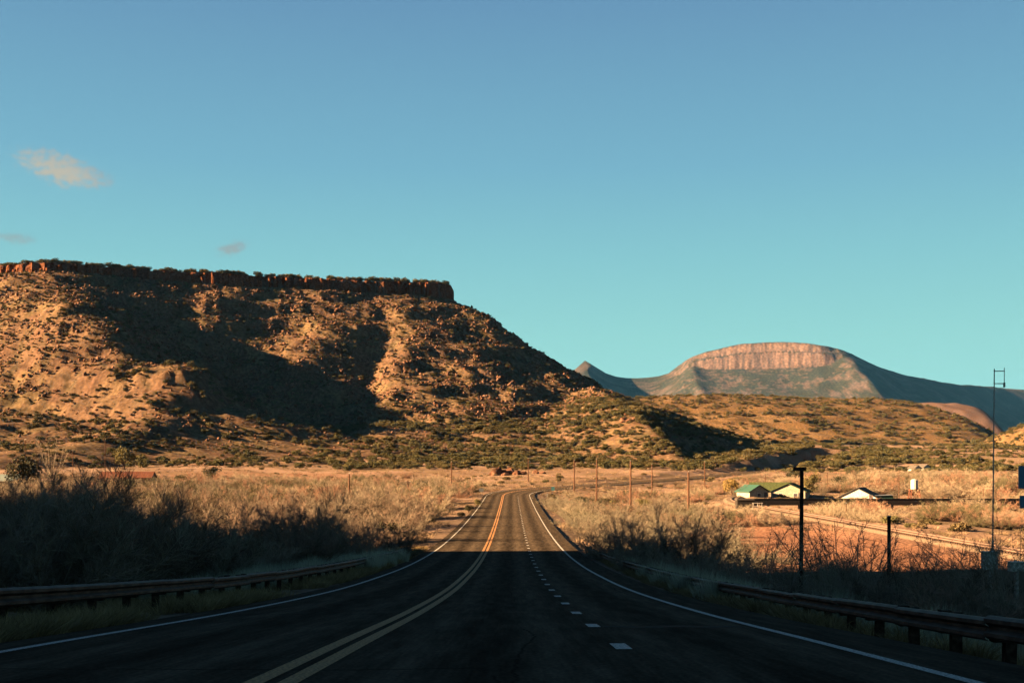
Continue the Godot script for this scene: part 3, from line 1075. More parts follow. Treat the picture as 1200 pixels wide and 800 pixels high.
func build_poles() -> void:
	for a in [[739, 540, 215, 0.2], [807, 553, 190, 0.2], [699, 538, 250, 0.2], [673, 539, 285, 0.18], [764, 544, 300, 0.17], [826, 541, 330, 0.17]]:
		pole(a[0], a[1], a[2], a[3], M.pole, "bare brown wooden pole in the brush right of the road bend", "poles right of the road bend")
	for a in [[409, 555, 215, 0.19, 0.0], [478, 563, 235, 0.17, 1.1], [529, 541, 330, 0.19, 0.0], [619, 537, 360, 0.18, 0.0]]:
		pole(a[0], a[1], a[2], a[3], M.pole, "brown wooden pole in the pale brush left of the road", "poles left of the road", "utility_pole", a[4])
	for a in [[29, 515, 330], [123, 515, 330], [85, 528, 330]]:
		pole(a[0], a[1], a[2], 0.12, M.pole, "thin pole near the low red-roofed house", "poles by the red-roofed house")
	for a in [[1054, 556, 265], [970, 553, 330], [897, 556, 300], [1153, 572, 265], [992, 590, 180]]:
		pole(a[0], a[1], a[2], 0.1, M.pole, "thin pole near the houses in the valley", "poles by the valley houses")
	# dark pole with a short wide head, standing in the shade right of the road
	var p := px(940, 549, 50)
	var g := land_h(p.x, p.z)
	var t := thing("lamp_post", Vector3(p.x, g, p.z), "dark post with a short flat head rising from the shaded brush", "post")
	var b := Buf.new()
	b.tube(Vector3(-0.05, -0.5, 0), Vector3(0, p.y - g - 0.1, 0), 0.105, 0.085, 8)
	part("shaft", b.done(), M.dark_wood, t)
	part("head", box_mesh(Vector3(0.52, 0.16, 0.3)), M.dark_wood, t, Vector3(-0.1, p.y - g - 0.02, 0))
	p = px(1042, 605, 46)
	g = land_h(p.x, p.z)
	t = thing("fence_post", Vector3(p.x, g, p.z), "short thick dark wooden post among bare saplings", "post")
	b = Buf.new()
	b.tube(Vector3(0, -0.5, 0), Vector3(0.01, p.y - g, 0), 0.085, 0.075, 8)
	part("shaft", b.done(), M.dark_wood, t)
	part("cap", box_mesh(Vector3(0.14, 0.03, 0.14)), M.galv, t, Vector3(0.01, p.y - g + 0.012, 0))
	# tall slim mast with two brackets at its top
	p = px(1165, 432, 48)
	g = land_h(p.x, p.z)
	var top := p.y - g
	t = thing("mast", Vector3(p.x, g, p.z), "tall slim metal mast with a square bracket at its top", "mast")
	b = Buf.new()
	b.tube(Vector3(-0.1, -0.5, 0), Vector3(-0.04, top * 0.33, 0), 0.06, 0.055, 8)
	b.tube(Vector3(-0.04, top * 0.33, 0), Vector3(0.03, top, 0), 0.034, 0.024, 8)
	part("shaft", b.done(), M.galv, t)
	for y in [0.1, 0.64]:
		b = Buf.new()
		b.tube(Vector3(0.0, top - y, 0), Vector3(0.48, top - y, 0), 0.02, 0.02, 6)
		part("bracket_arm", b.done(), M.galv, t)
	b = Buf.new()
	b.tube(Vector3(0.46, top - 0.78, 0), Vector3(0.46, top + 0.04, 0), 0.016, 0.016, 6)
	b.tube(Vector3(0.46, top - 0.8, 0), Vector3(0.46, top - 0.6, 0), 0.05, 0.05, 8)
	part("antenna", b.done(), M.galv, t)
	# utility cabinets
	for a in [[1160, 657, 42.0, 0.52, 0.66, "pale grey-green utility cabinet at the foot of the mast"], [1192, 664, 38.0, 0.5, 0.3, "low pale utility box beside the larger cabinet"]]:
		p = px(a[0], a[1], a[2])
		g = land_h(p.x, p.z)
		t = thing("utility_cabinet", Vector3(p.x, g, p.z), a[5], "cabinet")
		var m := mat(alb(0.34, 0.36, 0.32), 0.6, noise_tex(50, 0.03, Color(0.6, 0.6, 0.58), Color(1, 1, 1), 256), 1.0)
		part("case", box_mesh(Vector3(a[3], a[4], 0.3)), m, t, Vector3(0, p.y - g, 0))
		part("door", frame_mesh(a[3] - 0.06, a[4] - 0.06, 0.025), m, t, Vector3(0, p.y - g, 0.15))
		part("hood", box_mesh(Vector3(a[3] + 0.06, 0.03, 0.36)), m, t, Vector3(0, p.y - g + a[4] / 2 + 0.016, 0))
		b = Buf.new()
		b.box(Vector3(-0.05, -0.4, -0.05), Vector3(0.05, p.y - g - a[4] / 2, 0.05))
		part("leg", b.done(), M.galv, t)
	# signs
	road_sign(501, 609, 150, 0.75, 1.0, Color(0.025, 0.09, 0.085), false, "small green roadside sign left of the road near dark shrub", 0.5)
	road_sign(525, 586, 215, 0.8, 1.2, Color(0.2, 0.2, 0.2), true, "grey back of a sign half hidden by pinkish brush")
	road_sign(564, 574, 262, 1.1, 0.8, Color(0.2, 0.2, 0.2), true, "grey sign back beside the road bend")
	road_sign(648, 572.5, 268, 0.85, 0.95, Color(0.035, 0.11, 0.12), false, "small teal sign on the inside of the road bend")
	road_sign(641, 580, 262, 0.3, 0.8, Color(0.2, 0.2, 0.18), false, "narrow pale marker on the inside of the road bend")
	# large blue sign cut by the frame
	p = px(1190, 572, 44)
	g = land_h(p.x, p.z)
	t = thing("road_sign", Vector3(p.x, g, p.z), "dark blue two-panel sign on a thin post beside the mast", "sign")
	b = Buf.new()
	b.box(Vector3(-0.04, -0.4, -0.04), Vector3(0.04, 2.75, 0.04))
	part("post", b.done(), M.galv, t)
	b = Buf.new()
	b.box(Vector3(0.96, -0.4, -0.04), Vector3(1.04, 3.65, 0.04))
	part("post", b.done(), M.galv, t)
	var blue := mat(alb(0.04, 0.11, 0.16), 0.5)
	var yp := px(1190, 559, 44).y - g
	part("panel", box_mesh(Vector3(1.3, 0.9, 0.03)), blue, t, Vector3(0.76, yp, 0.06))
	part("panel", box_mesh(Vector3(1.2, 0.5, 0.03)), blue, t, Vector3(0.76, yp - 0.98, 0.06))

# ------------------------------------------------------------------ houses and works in the valley
func gable_house(called: String, at: Vector3, w: float, l: float, wall: float, rise: float, turn: float, wall_m: Material, roof_m: Material, label: String, wins: int, dark: Material) -> Node3D:
	# gable end faces local +z
	var t := thing(called, at, label, "house")
	t.rotation.y = turn
	var b := Buf.new()
	b.box(Vector3(-w / 2, -1.0, -l / 2), Vector3(w / 2, wall, l / 2))
	for z in [-l / 2, l / 2]:
		b.tri(Vector3(-w / 2, wall, z), Vector3(0, wall + rise, z), Vector3(w / 2, wall, z))
	part("wall", b.done(), wall_m, t)
	var ov := 0.45
	for s in [-1.0, 1.0]:
		var r := Buf.new()
		var e := Vector3(s * (w / 2 + ov), wall - ov * rise / (w / 2), 0)
		var top := Vector3(0, wall + rise, 0)
		var th := Vector3(0, 0.14, 0)
		var zz := Vector3(0, 0, l / 2 + ov)
		r.quad(e - zz + th, top - zz + th, top + zz + th, e + zz + th)
		r.quad(e + zz, top + zz, top - zz, e - zz)
		r.quad(e + zz, e + zz + th, top + zz + th, top + zz)
		r.quad(e - zz, top - zz, top - zz + th, e - zz + th)
		r.quad(e - zz, e - zz + th, e + zz + th, e + zz)
		part("roof", r.done(), roof_m, t)
	for k in wins:
		var x := (k - (wins - 1) / 2.0) * w / (wins + 0.3)
		var o := part("window", box_mesh(Vector3(1.0, 1.1, 0.06)), dark, t, Vector3(x, wall * 0.55, l / 2 + 0.02))
		part("frame", frame_mesh(1.12, 1.22, 0.09), M.white_paint, o, Vector3(0, 0, 0.03))
	part("door", box_mesh(Vector3(0.9, 2.0, 0.06)), dark, t, Vector3(w * 0.36, 1.0, l / 2 + 0.02))
	return t

func build_valley() -> void:
	var cream := mat(alb(0.19, 0.175, 0.14), 0.85, noise_tex(60, 0.02, Color(0.8, 0.8, 0.8), Color(1, 1, 1), 256), 0.3)
	var green := mat(alb(0.055, 0.07, 0.03), 0.8, noise_tex(61, 0.02, Color(0.7, 0.7, 0.7), Color(1, 1, 1), 256), 0.3)
	var teal := mat(alb(0.012, 0.04, 0.03), 0.7)
	var grey := mat(alb(0.05, 0.045, 0.04), 0.8)
	var dark := mat(alb(0.03, 0.03, 0.035), 0.2)
	var red := mat(alb(0.1, 0.042, 0.028), 0.85, noise_tex(62, 0.02, Color(0.7, 0.7, 0.7), Color(1, 1, 1), 256), 0.3)
	var d := 285.0
	var base := func(x: float, y: float, dd: float) -> Vector3:
		var p := px(x, y, dd)
		p.y = minf(p.y, land_h(p.x, p.z))
		return p
	gable_house("house", base.call(927, 586, d), 8.5, 9.0, 2.4, 1.9, -0.4, cream, green, "cream house with a mossy green gable roof", 2, dark)
	gable_house("house", base.call(903, 585, d + 8), 8.0, 10.0, 2.6, 1.8, PI / 2 - 0.15, cream, green, "cream house wing with its green roof slope turned to the road", 1, dark)
	gable_house("garage", base.call(882, 586, d - 6), 5.4, 6.0, 2.3, 1.5, 0.35, cream, teal, "small cream garage with a dark teal roof", 1, dark)
	gable_house("house", base.call(1009, 588, d), 9.5, 9.0, 1.2, 2.4, -0.5, M.white_paint, grey, "white gabled house with a dark roof side", 1, dark)
	# low teal shed
	var t := thing("shed", base.call(1035, 588, d - 4), "low teal metal shed beside the white gabled house", "shed")
	part("wall", box_mesh(Vector3(4.2, 1.9, 3.2)), teal, t, Vector3(0, 0.7, 0))
	part("roof", box_mesh(Vector3(4.6, 0.1, 3.6)), M.galv, t, Vector3(0, 1.71, 0), Vector3(0, 0, 0.03))
	# water tank on a red lattice stand
	var p: Vector3 = base.call(1072, 586, 270)
	t = thing("water_tank", p, "white water tank on a red lattice stand", "water tank")
	var h1 := px(1072, 573, 270).y - p.y
	var h2 := px(1072, 561, 270).y - p.y
	var b := Buf.new()
	b.tube(Vector3(0, h1, 0), Vector3(0, h2 - 0.3, 0), 0.85, 0.85, 14)
	b.tube(Vector3(0, h2 - 0.3, 0), Vector3(0, h2, 0), 0.85, 0.25, 14)
	part("tank", b.done(), M.white_paint, t)
	var st := Node3D.new()
	st.name = "stand"
	t.add_child(st)
	var cs := [Vector3(-1.2, 0, -1.2), Vector3(1.2, 0, -1.2), Vector3(1.2, 0, 1.2), Vector3(-1.2, 0, 1.2)]
	for k in 4:
		b = Buf.new()
		b.tube(cs[k] * 1.15 + Vector3(0, -0.5, 0), cs[k] * 0.7 + Vector3(0, h1, 0), 0.11, 0.1, 6)
		part("leg", b.done(), red, st)
		b = Buf.new()
		b.tube(cs[k] * 1.1 + Vector3(0, 0.2, 0), cs[(k + 1) % 4] * 0.72 + Vector3(0, h1 - 0.2, 0), 0.07, 0.07, 5)
		b.tube(cs[(k + 1) % 4] * 1.1 + Vector3(0, 0.2, 0), cs[k] * 0.72 + Vector3(0, h1 - 0.2, 0), 0.07, 0.07, 5)
		part("brace", b.done(), red, st)
	part("platform", box_mesh(Vector3(2.1, 0.16, 2.1)), red, st, Vector3(0, h1 - 0.08, 0))
	# long dark girder fence between the railway and the houses
	p = px(862, 588, 214)
	t = thing("girder_barrier", Vector3(p.x, land_h(p.x, p.z), p.z), "long straight black steel girder on short posts before the houses", "barrier")
	var x0 := p.x
	var yb := px(862, 592, 214).y
	var yt := px(862, 584.5, 214).y
	while x0 < 108.0:
		var g := land_h(x0, p.z)
		part("girder", box_mesh(Vector3(5.96, yt - yb, 0.4)), M.steel_dark, t, Vector3(x0 + 3.0, (yt + yb) / 2, p.z) - t.position)
		part("flange", box_mesh(Vector3(5.9, 0.07, 0.62)), M.steel_dark, t, Vector3(x0 + 3.0, yt + 0.038, p.z) - t.position)
		var pb := Buf.new()
		pb.box(Vector3(-0.2, g - 0.5, -0.17), Vector3(0.2, yb - 0.002, 0.17))
		part("post", pb.done(), M.steel_dark, t, Vector3(x0 + 0.3, 0, p.z) - t.position)
		x0 += 6.0
	var abut := px(873, 598, 212)
	t = thing("concrete_abutment", Vector3(abut.x, land_h(abut.x, abut.z), abut.z), "dark concrete block under the end of the black girder", "abutment")
	part("block", box_mesh(Vector3(3.2, 3.0, 2.0)), mat(alb(0.018, 0.016, 0.014), 0.9), t, Vector3(0, 0.1, 0))
	part("cap", box_mesh(Vector3(3.4, 0.2, 2.2)), mat(alb(0.05, 0.045, 0.04), 0.9), t, Vector3(0, 1.7, 0))
	# white railing at the track's end
	var rp := px(888, 600, 204)
	t = thing("railing", Vector3(rp.x, land_h(rp.x, rp.z), rp.z), "short pale railing beside the railway near the girder", "railing")
	for k in 3:
		part("upright", box_mesh(Vector3(0.1, 1.5, 0.1)), M.white_paint, t, Vector3(-0.8 + 0.8 * k, 0.65, 0))
	for k in 2:
		part("rail", box_mesh(Vector3(1.9, 0.1, 0.06)), M.white_paint, t, Vector3(0, 0.7 + 0.62 * k, 0.09))
	# far small white buildings
	for a in [[1072, 541, 520.0, "tiny white building among pale trees, west of its twin"], [1083, 541, 530.0, "tiny white building among pale trees, east of its twin"]]:
		gable_house("house", base.call(a[0], a[1] + 2, a[2]), 4.2, 5.0, 2.4, 1.4, 0.3, M.white_paint, grey, a[3], 1, dark)
	# low red-roofed house and green-roofed barn far left
	gable_house("house", base.call(150, 548, 345.0), 8.0, 15.0, 2.0, 1.7, PI / 2 + 0.12, mat(alb(0.17, 0.11, 0.08), 0.9), red, "long low house with a red roof on the left flats", 1, dark)
	gable_house("barn", base.call(4, 537, 300.0), 9.0, 12.0, 3.2, 1.6, PI / 2 - 0.2, mat(alb(0.08, 0.07, 0.06), 0.9), mat(alb(0.07, 0.09, 0.085), 0.6), "barn with a grey-green roof half hidden by brush", 1, dark)
	# red rocks at the right edge, and the boulder pile beyond the road
	var redrock := tinted(M.rock, Color(0.5, 0.2, 0.13))
	for a in [[1176, 556, 300, 3.0], [1187, 552, 306, 3.8], [1196, 556, 304, 3.2], [1183, 561, 296, 2.2]]:
		var q := px(a[0], a[1], a[2])
		boulder(q.x, q.z, a[3], redrock, "jagged red rock in the outcrop among pale valley trees", "red rocks in the valley")
	var brown := tinted(M.rock, Color(0.34, 0.19, 0.125))
	for a in [[577, 557, 430, 2.0], [584, 555, 428, 2.9], [591, 557, 430, 2.6], [599, 557, 430, 3.0], [606, 560, 426, 2.3], [613, 561, 426, 1.7], [592, 561, 422, 1.8], [628, 558, 436, 1.9], [636, 559, 432, 1.5]]:
		var q := px(a[0], a[1], a[2])
		boulder(q.x, q.z, a[3], brown, "dark brown boulder in the pile beyond the road bend", "boulders beyond the road bend")
	for a in [[730, 493, 655, 3.0], [737, 494, 652, 3.2], [846, 510, 640, 2.6], [860, 514, 632, 2.4], [388, 445, 760, 3.4]]:
		var q := px(a[0], a[1], a[2])
		boulder(q.x, q.z, a[3], brown, "large brown boulder on the mesa slope", "large boulders on the mesa slope")

func boulder(x: float, z: float, s: float, m: Material, label: String, group: String) -> void:
	var t := MeshInstance3D.new()
	t.name = numbered("boulder")
	t.mesh = rocks[rng.randi() % 6]
	t.material_override = m
	add_child(t, true)
	t.transform = xform(Vector3(x, land_h(x, z) + s * 0.22, z), Vector3(s, s * rng.randf_range(0.8, 1.2), s * rng.randf_range(0.8, 1.1)))
	tag(t, label, "boulder", group)

# ------------------------------------------------------------------ vegetation
func seen(x: float, z: float, margin := 0.02) -> bool:
	return z < 0.0 and absf(x / z) < 0.4615 + margin

func plant_slopes() -> void:
	# talus rocks
	var xf := [[], [], [], [], [], []]
	var co := [[], [], [], [], [], []]
	var tries := 0
	var put := 0
	var big := []
	while put < 34000 and tries < 130000:
		tries += 1
		var x := rng.randf_range(-440, 190)
		var z := rng.randf_range(-960, -560)
		if not seen(x, z): continue
		var d := rim_d(x, z)
		if d < 4.0 or d > 330.0: continue
		var cl := n_c.get_noise_2d(x * 1.1, z * 1.1) + n_a.get_noise_2d(x * 2.0, z * 2.0) * 0.5
		if rng.randf() > ss(-0.45, 0.25, cl) * (1.0 if d < 210.0 else 0.3): continue
		var s := 0.22 + 1.25 * pow(rng.randf(), 4.0) * (1.15 if d < 200 else 0.8)
		var k := rng.randi() % 6
		var y := mesa_h(x, z)
		put += 1
		if s > 1.25 and big.size() < 120:
			big.append([x, z, s])
			continue
		xf[k].append(xform(Vector3(x, y + s * 0.1, z), Vector3(s, s * rng.randf_range(0.8, 1.4), s)))
		co[k].append(shade(Color(0.36, 0.235, 0.165).lerp(Color(0.42, 0.23, 0.145), rng.randf()), 0.3))
	var tr := thing("talus_rocks", Vector3.ZERO, "countless brown rocks strewn over the mesa slope", "rocks")
	tr.set_meta("kind", "stuff")
	for k in 6: scatter("rocks", rocks[k], M.rock, xf[k], co[k], tr)
	var bm := [tinted(M.rock, Color(0.36, 0.2, 0.125)), tinted(M.rock, Color(0.42, 0.205, 0.12)), tinted(M.rock, Color(0.3, 0.19, 0.13))]
	for q in big: boulder(q[0], q[1], q[2], bm[rng.randi() % 3], "brown boulder strewn on the rocky mesa slope", "boulders strewn on the mesa slope")
	# junipers: on the apron, the slope, the rim and the low hill; the 300 that show largest are things of their own
	var spots := []
	tries = 0
	while spots.size() < 21000 and tries < 140000:
		tries += 1
		var q := rng.randf()
		var x: float
		var z: float
		var dens := 1.0
		if q < 0.1:          # thick scrub where the apron meets the road
			x = rng.randf_range(-70, 240)
			z = rng.randf_range(-720, -500)
			dens = ss(-0.3, 0.2, n_c.get_noise_2d(x * 1.2 + 50, z * 1.6))
		elif q < 0.33:       # apron
			x = rng.randf_range(-360, 260)
			z = rng.randf_range(-780, -470)
			dens = ss(-0.3, 0.25, n_c.get_noise_2d(x * 0.7 + 50, z * 1.4)) * ss(-470.0, -520.0, z)
			if x > 100.0: dens *= 1.3
		elif q < 0.57:       # talus
			x = rng.randf_range(-420, 200)
			z = rng.randf_range(-960, -700)
			dens = 0.95
		elif q < 0.94:       # hill and the flats before it
			x = rng.randf_range(40, 700)
			z = rng.randf_range(-1500, -640)
			dens = ss(-0.3, 0.3, n_c.get_noise_2d(x, z))
		else:
			x = rng.randf_range(380, 560)
			z = rng.randf_range(-1000, -600)
		if not seen(x, z) or rng.randf() > dens: continue
		var d := rim_d(x, z)
		if d < 3.0: continue
		var r := road_near(x, z)
		if absf(r.x) < 14.0: continue
		var s := (1.7 + 2.9 * rng.randf() * rng.randf()) * (0.3 + 0.45 * rng.randf() if d < 200.0 else 0.6 + 0.5 * rng.randf()) * (1.0 + 0.7 * rng.randf() if z < -1000.0 else 1.0)
		spots.append([x, z, s, s / -z])
	# along the rim of the mesa
	for i in range(4, 21):
		var a := Vector2(RIM[i][0], RIM[i][1])
		var b := Vector2(RIM[i + 1][0], RIM[i + 1][1])
		for k in int(a.distance_to(b) / 1.5):
			var p := a.lerp(b, rng.randf()) + Vector2(rng.randf_range(-5, 5), -rng.randf_range(0.5, 9))
			if rim_d(p.x, p.y) < -0.8: spots.append([p.x, p.y, rng.randf_range(2.4, 5.4), 0.0])
	spots.sort_custom(func(a, b): return a[3] > b[3])
	var leafm := [tinted(M.leaf, Color(0.15, 0.145, 0.065)), tinted(M.leaf, Color(0.21, 0.185, 0.085)), tinted(M.leaf, Color(0.11, 0.115, 0.06))]
	var proto := []
	for k in 4:
		var t := thing("juniper_bush", Vector3.ZERO, "round dark green juniper on the dry slope below the mesa", "bush", "junipers below the mesa")
		part("crown", junipers[k], leafm[k % 3], t)
		part("trunk", juniper_trunk, M.pole, t)
		proto.append(t)
	var jx := [[], [], [], []]
	var jc := [[], [], [], []]
	for n in spots.size():
		var q: Array = spots[n]
		var p := Vector3(q[0], (land_h(q[0], q[1]) if q[3] > 0.0 else RIM_TOP - 0.3) - 0.08 * q[2], q[1])
		var k := n % 4
		if n < 300:
			var t: Node3D = proto[k] if n < 4 else proto[k].duplicate()
			if n >= 4:
				t.name = numbered("juniper_bush")
				add_child(t, true)
			t.transform = xform(p, Vector3(q[2] * 1.35, q[2], q[2] * 1.35))
		else:
			jx[k].append(xform(p, Vector3(q[2] * 1.35, q[2], q[2] * 1.35)))
			jc[k].append(shade(Color(0.12, 0.12, 0.055).lerp(Color(0.24, 0.19, 0.09), rng.randf() * 0.8), 0.25))
	var jr := thing("distant_bushes", Vector3.ZERO, "countless dark bushes dotting the mesa and the golden hill", "bushes")
	jr.set_meta("kind", "stuff")
	for k in 4: scatter("bushes", junipers[k], M.leaf, jx[k], jc[k], jr)
	# dry grass clumps over the apron and the flats
	var gx := [[], [], [], []]
	var gc := [[], [], [], []]
	for n in 26000:
		var z := -rng.randf_range(100, 700) if n % 3 else -rng.randf_range(100, 330)
		var x := rng.randf_range(-0.48, 0.48) * -z
		var r := road_near(x, z)
		if absf(r.x) < 12.0 and maxf(-4.3 - r.x, r.x - 6.8) < 1.2: continue
		if absf(x - rail_x(z)) < 3.5 and z > -300.0: continue
		if rng.randf() > ss(-0.3, 0.2, n_c.get_noise_2d(x * 1.5, z * 1.5)): continue
		if z > -260.0 and rng.randf() < 0.55: continue
		if bump(x, 33, 11) * bump(z, -118, 40) > rng.randf_range(0.1, 0.5): continue
		var s := rng.randf_range(0.35, 0.8) * (1.0 if z > -300 else 1.5)
		gx[n % 4].append(xform(Vector3(x, land_h(x, z), z), Vector3(s * 1.7, s, s * 1.7)))
		gc[n % 4].append(shade(Color(0.52, 0.40, 0.26).lerp(Color(0.57, 0.38, 0.26), rng.randf()) if rng.randf() < 0.7 else Color(0.22, 0.17, 0.1), 0.2))
	var gr := thing("dry_grass", Vector3.ZERO, "dry straw-coloured grass over the sunlit flats", "grass")
	gr.set_meta("kind", "stuff")
	for k in 4: scatter("grass", tufts[k], M.grass, gx[k], gc[k], gr)

func shrub_thing(called: String, set_: Array, mb: Material, mt: Material, x: float, z: float, h: float, wide: float, label: String, group: String) -> void:
	var s: Array = set_[rng.randi() % set_.size()]
	var t := thing(called, Vector3.ZERO, label, "shrub", group)
	part("branches", s[0], mb, t)
	part("twigs", s[1], mt, t)
	t.transform = xform(Vector3(x, land_h(x, z), z), Vector3(h * wide, h, h * wide))

func plant_brush() -> void:
	var lit := [tinted(M.twig, Color(0.46, 0.385, 0.29)), tinted(M.twig, Color(0.50, 0.36, 0.27)), tinted(M.twig, Color(0.21, 0.165, 0.12)), tinted(M.twig, Color(0.42, 0.385, 0.28)), tinted(M.twig, Color(0.31, 0.255, 0.19))]
	# left, in the shade
	var n := 0
	while n < 80:
		var d := rng.randf_range(30, 84)
		var x := rng.randf_range(-0.5 * d, -12.5)
		var p := 600.0 + x / d * F
		if p > 520.0: continue
		var want := interp([[0, 541], [60, 540], [110, 556], [200, 585], [300, 592], [345, 580], [365, 566], [395, 590], [430, 606], [470, 604], [520, 628]], p) + rng.randf_range(-4, 26)
		var y := (YH - want) / F * d
		var h := y - land_h(x, -d)
		if h < 1.1 or h > 5.8: continue
		shrub_thing("bare_shrub", shrubs, lit[n % 5], lit[n % 5], x, -d, h, rng.randf_range(0.8, 1.1), "leafless dark shrub in the shade left of the road", "shaded shrubs left of the road")
		n += 1
	# right, in the shade
	n = 0
	while n < 70:
		var d := rng.randf_range(26, 82)
		var x := rng.randf_range(10.0, 0.5 * d)
		if x < 9.0: continue
		var p := 600.0 + x / d * F
		if p < 700.0: continue
		var want := interp([[690, 622], [720, 604], [760, 586], [800, 590], [830, 625], [870, 650], [950, 655], [1100, 652], [1150, 660], [1200, 650]], p) + rng.randf_range(0, 30)
		var y := (YH - want) / F * d
		var h := y - land_h(x, -d)
		if h < 0.8 or h > 5.6: continue
		shrub_thing("bare_shrub", shrubs, lit[n % 5], lit[n % 5], x, -d, h, rng.randf_range(0.8, 1.15), "leafless dark shrub in the shade right of the road", "shaded shrubs right of the road")
		n += 1
	for a in [[705, 616, 78], [730, 602, 76], [755, 590, 79], [780, 587, 80], [800, 592, 77], [822, 606, 74], [845, 630, 70], [745, 628, 62], [785, 632, 60], [815, 640, 56]]:
		var p := px(a[0], a[1], a[2])
		shrub_thing("bare_shrub", shrubs, lit[int(a[0]) % 5], lit[int(a[0]) % 5], p.x, p.z, p.y - land_h(p.x, p.z), 1.05, "leafless dark shrub in the shade right of the road", "shaded shrubs right of the road")
	for a in [[360, 568, 80], [385, 588, 76], [345, 585, 78], [420, 605, 74], [450, 606, 78], [472, 612, 76], [300, 590, 80]]:
		var p := px(a[0], a[1], a[2])
		shrub_thing("bare_shrub", shrubs, lit[int(a[0]) % 5], lit[int(a[0]) % 5], p.x, p.z, p.y - land_h(p.x, p.z), 0.9, "leafless dark shrub in the shade left of the road", "shaded shrubs left of the road")
	n = 0
	while n < 46:
		var d := rng.randf_range(52, 86)
		var x := rng.randf_range(17.0, 0.48 * d)
		if x < 17.0: continue
		var h := rng.randf_range(0.9, 2.5)
		shrub_thing("bare_shrub", shrubs, lit[n % 5], lit[n % 5], x, -d, h, rng.randf_range(0.8, 1.2), "leafless dark shrub in the shade right of the road", "shaded shrubs right of the road")
		n += 1
	for a in [[880, 600, 52], [915, 612, 48], [968, 596, 46], [985, 585, 50], [1000, 590, 44], [1020, 598, 48], [1062, 625, 44], [1090, 615, 50], [1125, 612, 46], [1178, 600, 40], [1190, 590, 36], [1150, 625, 42]]:
		var p := px(a[0], a[1], a[2])
		var h := p.y - land_h(p.x, p.z)
		shrub_thing("bare_sapling", saplings, lit[int(a[0]) % 5], lit[int(a[0]) % 5], p.x, p.z, h, 0.9, "sparse bare sapling with arching twigs against the sunlit bank", "bare saplings right of the road")
	# sunlit brush, nearer ones singly
	n = 0
	var tries := 0
	while n < 280 and tries < 5000:
		tries += 1
		var d := rng.randf_range(91, 215)
		var left := n % 5 < 3
		var x := -rng.randf_range(10.5, 0.5 * d) if left else (rng.randf_range(8, 41) if n % 2 else rng.randf_range(8, 20))
		if left and d > 100.0 and x > -15.0 and rng.randf() < 0.5: continue
		if not left and d < 165.0 and bump(x, 33, 11) * bump(d, 118, 40) > rng.randf_range(0.1, 0.9): continue
		var p := 600.0 + x / d * F
		var lim := interp([[0, 536], [100, 545], [200, 548], [300, 556], [420, 560], [530, 572], [560, 590], [600, 600], [640, 580], [665, 562], [740, 568], [800, 578], [840, 590], [900, 612], [1200, 620]], p)
		var room := (YH - lim) / F * d - land_h(x, -d)
		var h := minf(rng.randf_range(2.4, 5.6) if left else rng.randf_range(1.4, 3.8), room)
		if h < 0.8: continue
		shrub_thing("dry_shrub", shrubs, lit[clampi(int(2.5 + 6.0 * n_c.get_noise_2d(x * 0.9, d * 0.9) + rng.randf_range(-0.8, 0.8)), 0, 4)], lit[n % 5], x, -d, h, rng.randf_range(1.0, 1.4), "tan leafless shrub in the sun left of the road" if left else "tan leafless shrub in the sun between road and railway", "sunlit shrubs left of the road" if left else "sunlit shrubs between road and railway")
		n += 1
	# brush farther off, as one mass
	var bx := [[], [], [], []]
	var bc := [[], [], [], []]
	tries = 0
	n = 0
	while n < 2600 and tries < 40000:
		tries += 1
		var d := rng.randf_range(150, 470)
		var x := rng.randf_range(-0.49, 0.49) * d
		var r := road_near(x, -d)
		if absf(r.x - 1.2) < 10.5: continue
		if d < 300.0 and absf(x - rail_x(-d)) < 6.0: continue
		var p := 600.0 + x / d * F
		if p > 860.0 and p < 1080.0 and d < 300.0 and d > 222.0: continue
		if p < 200.0 and d > 290.0 and d < 350.0 and rng.randf() < 0.8: continue
		if rng.randf() > ss(0.0, 0.16, n_c.get_noise_2d(x * 1.3, d * 1.3)) * (1.0 if d < 380.0 or p > 850.0 else 0.4): continue
		var h := rng.randf_range(1.0, 3.0) if p > 560.0 else rng.randf_range(1.4, 4.6)
		if p > 960.0 and d > 290.0 and d < 430.0: h = rng.randf_range(2.5, 5.5)
		if p > 600.0 and p < 1000.0: h = minf(h, 2.4)
		var g := land_h(x, -d)
		var limit := (552.0 if p < 560.0 else (564.0 if p < 860.0 else 545.0)) + 16.0 * rng.randf()
		h = minf(h, (YH - limit) / F * d - g)
		if h < 0.5: continue
		var k := n % 4
		n += 1
		bx[k].append(xform(Vector3(x, g, -d), Vector3(h * 1.3, h, h * 1.3)))
		var q := clampf(0.5 + 1.3 * n_c.get_noise_2d(x * 0.7 + 200.0, d * 0.9) + rng.randf_range(-0.22, 0.22), 0.0, 1.0)
		bc[k].append(shade(Color(0.62, 0.51, 0.36) if q < 0.3 else (Color(0.46, 0.37, 0.27) if q < 0.48 else (Color(0.54, 0.32, 0.22) if q < 0.66 else (Color(0.20, 0.15, 0.105) if q < 0.8 else Color(0.24, 0.22, 0.13)))), 0.22))
	var br := thing("distant_brush", Vector3.ZERO, "pale leafless brush filling the sunlit valley", "brush")
	br.set_meta("kind", "stuff")
	for k in 4: scatter("brush", brush[k], M.twig, bx[k], bc[k], br)
	# leafy trees in the valley
	var olive := tinted(M.leaf, Color(0.26, 0.23, 0.10))
	var yellow := tinted(M.leaf, Color(0.5, 0.36, 0.13))
	var darkg := tinted(M.leaf, Color(0.10, 0.10, 0.06))
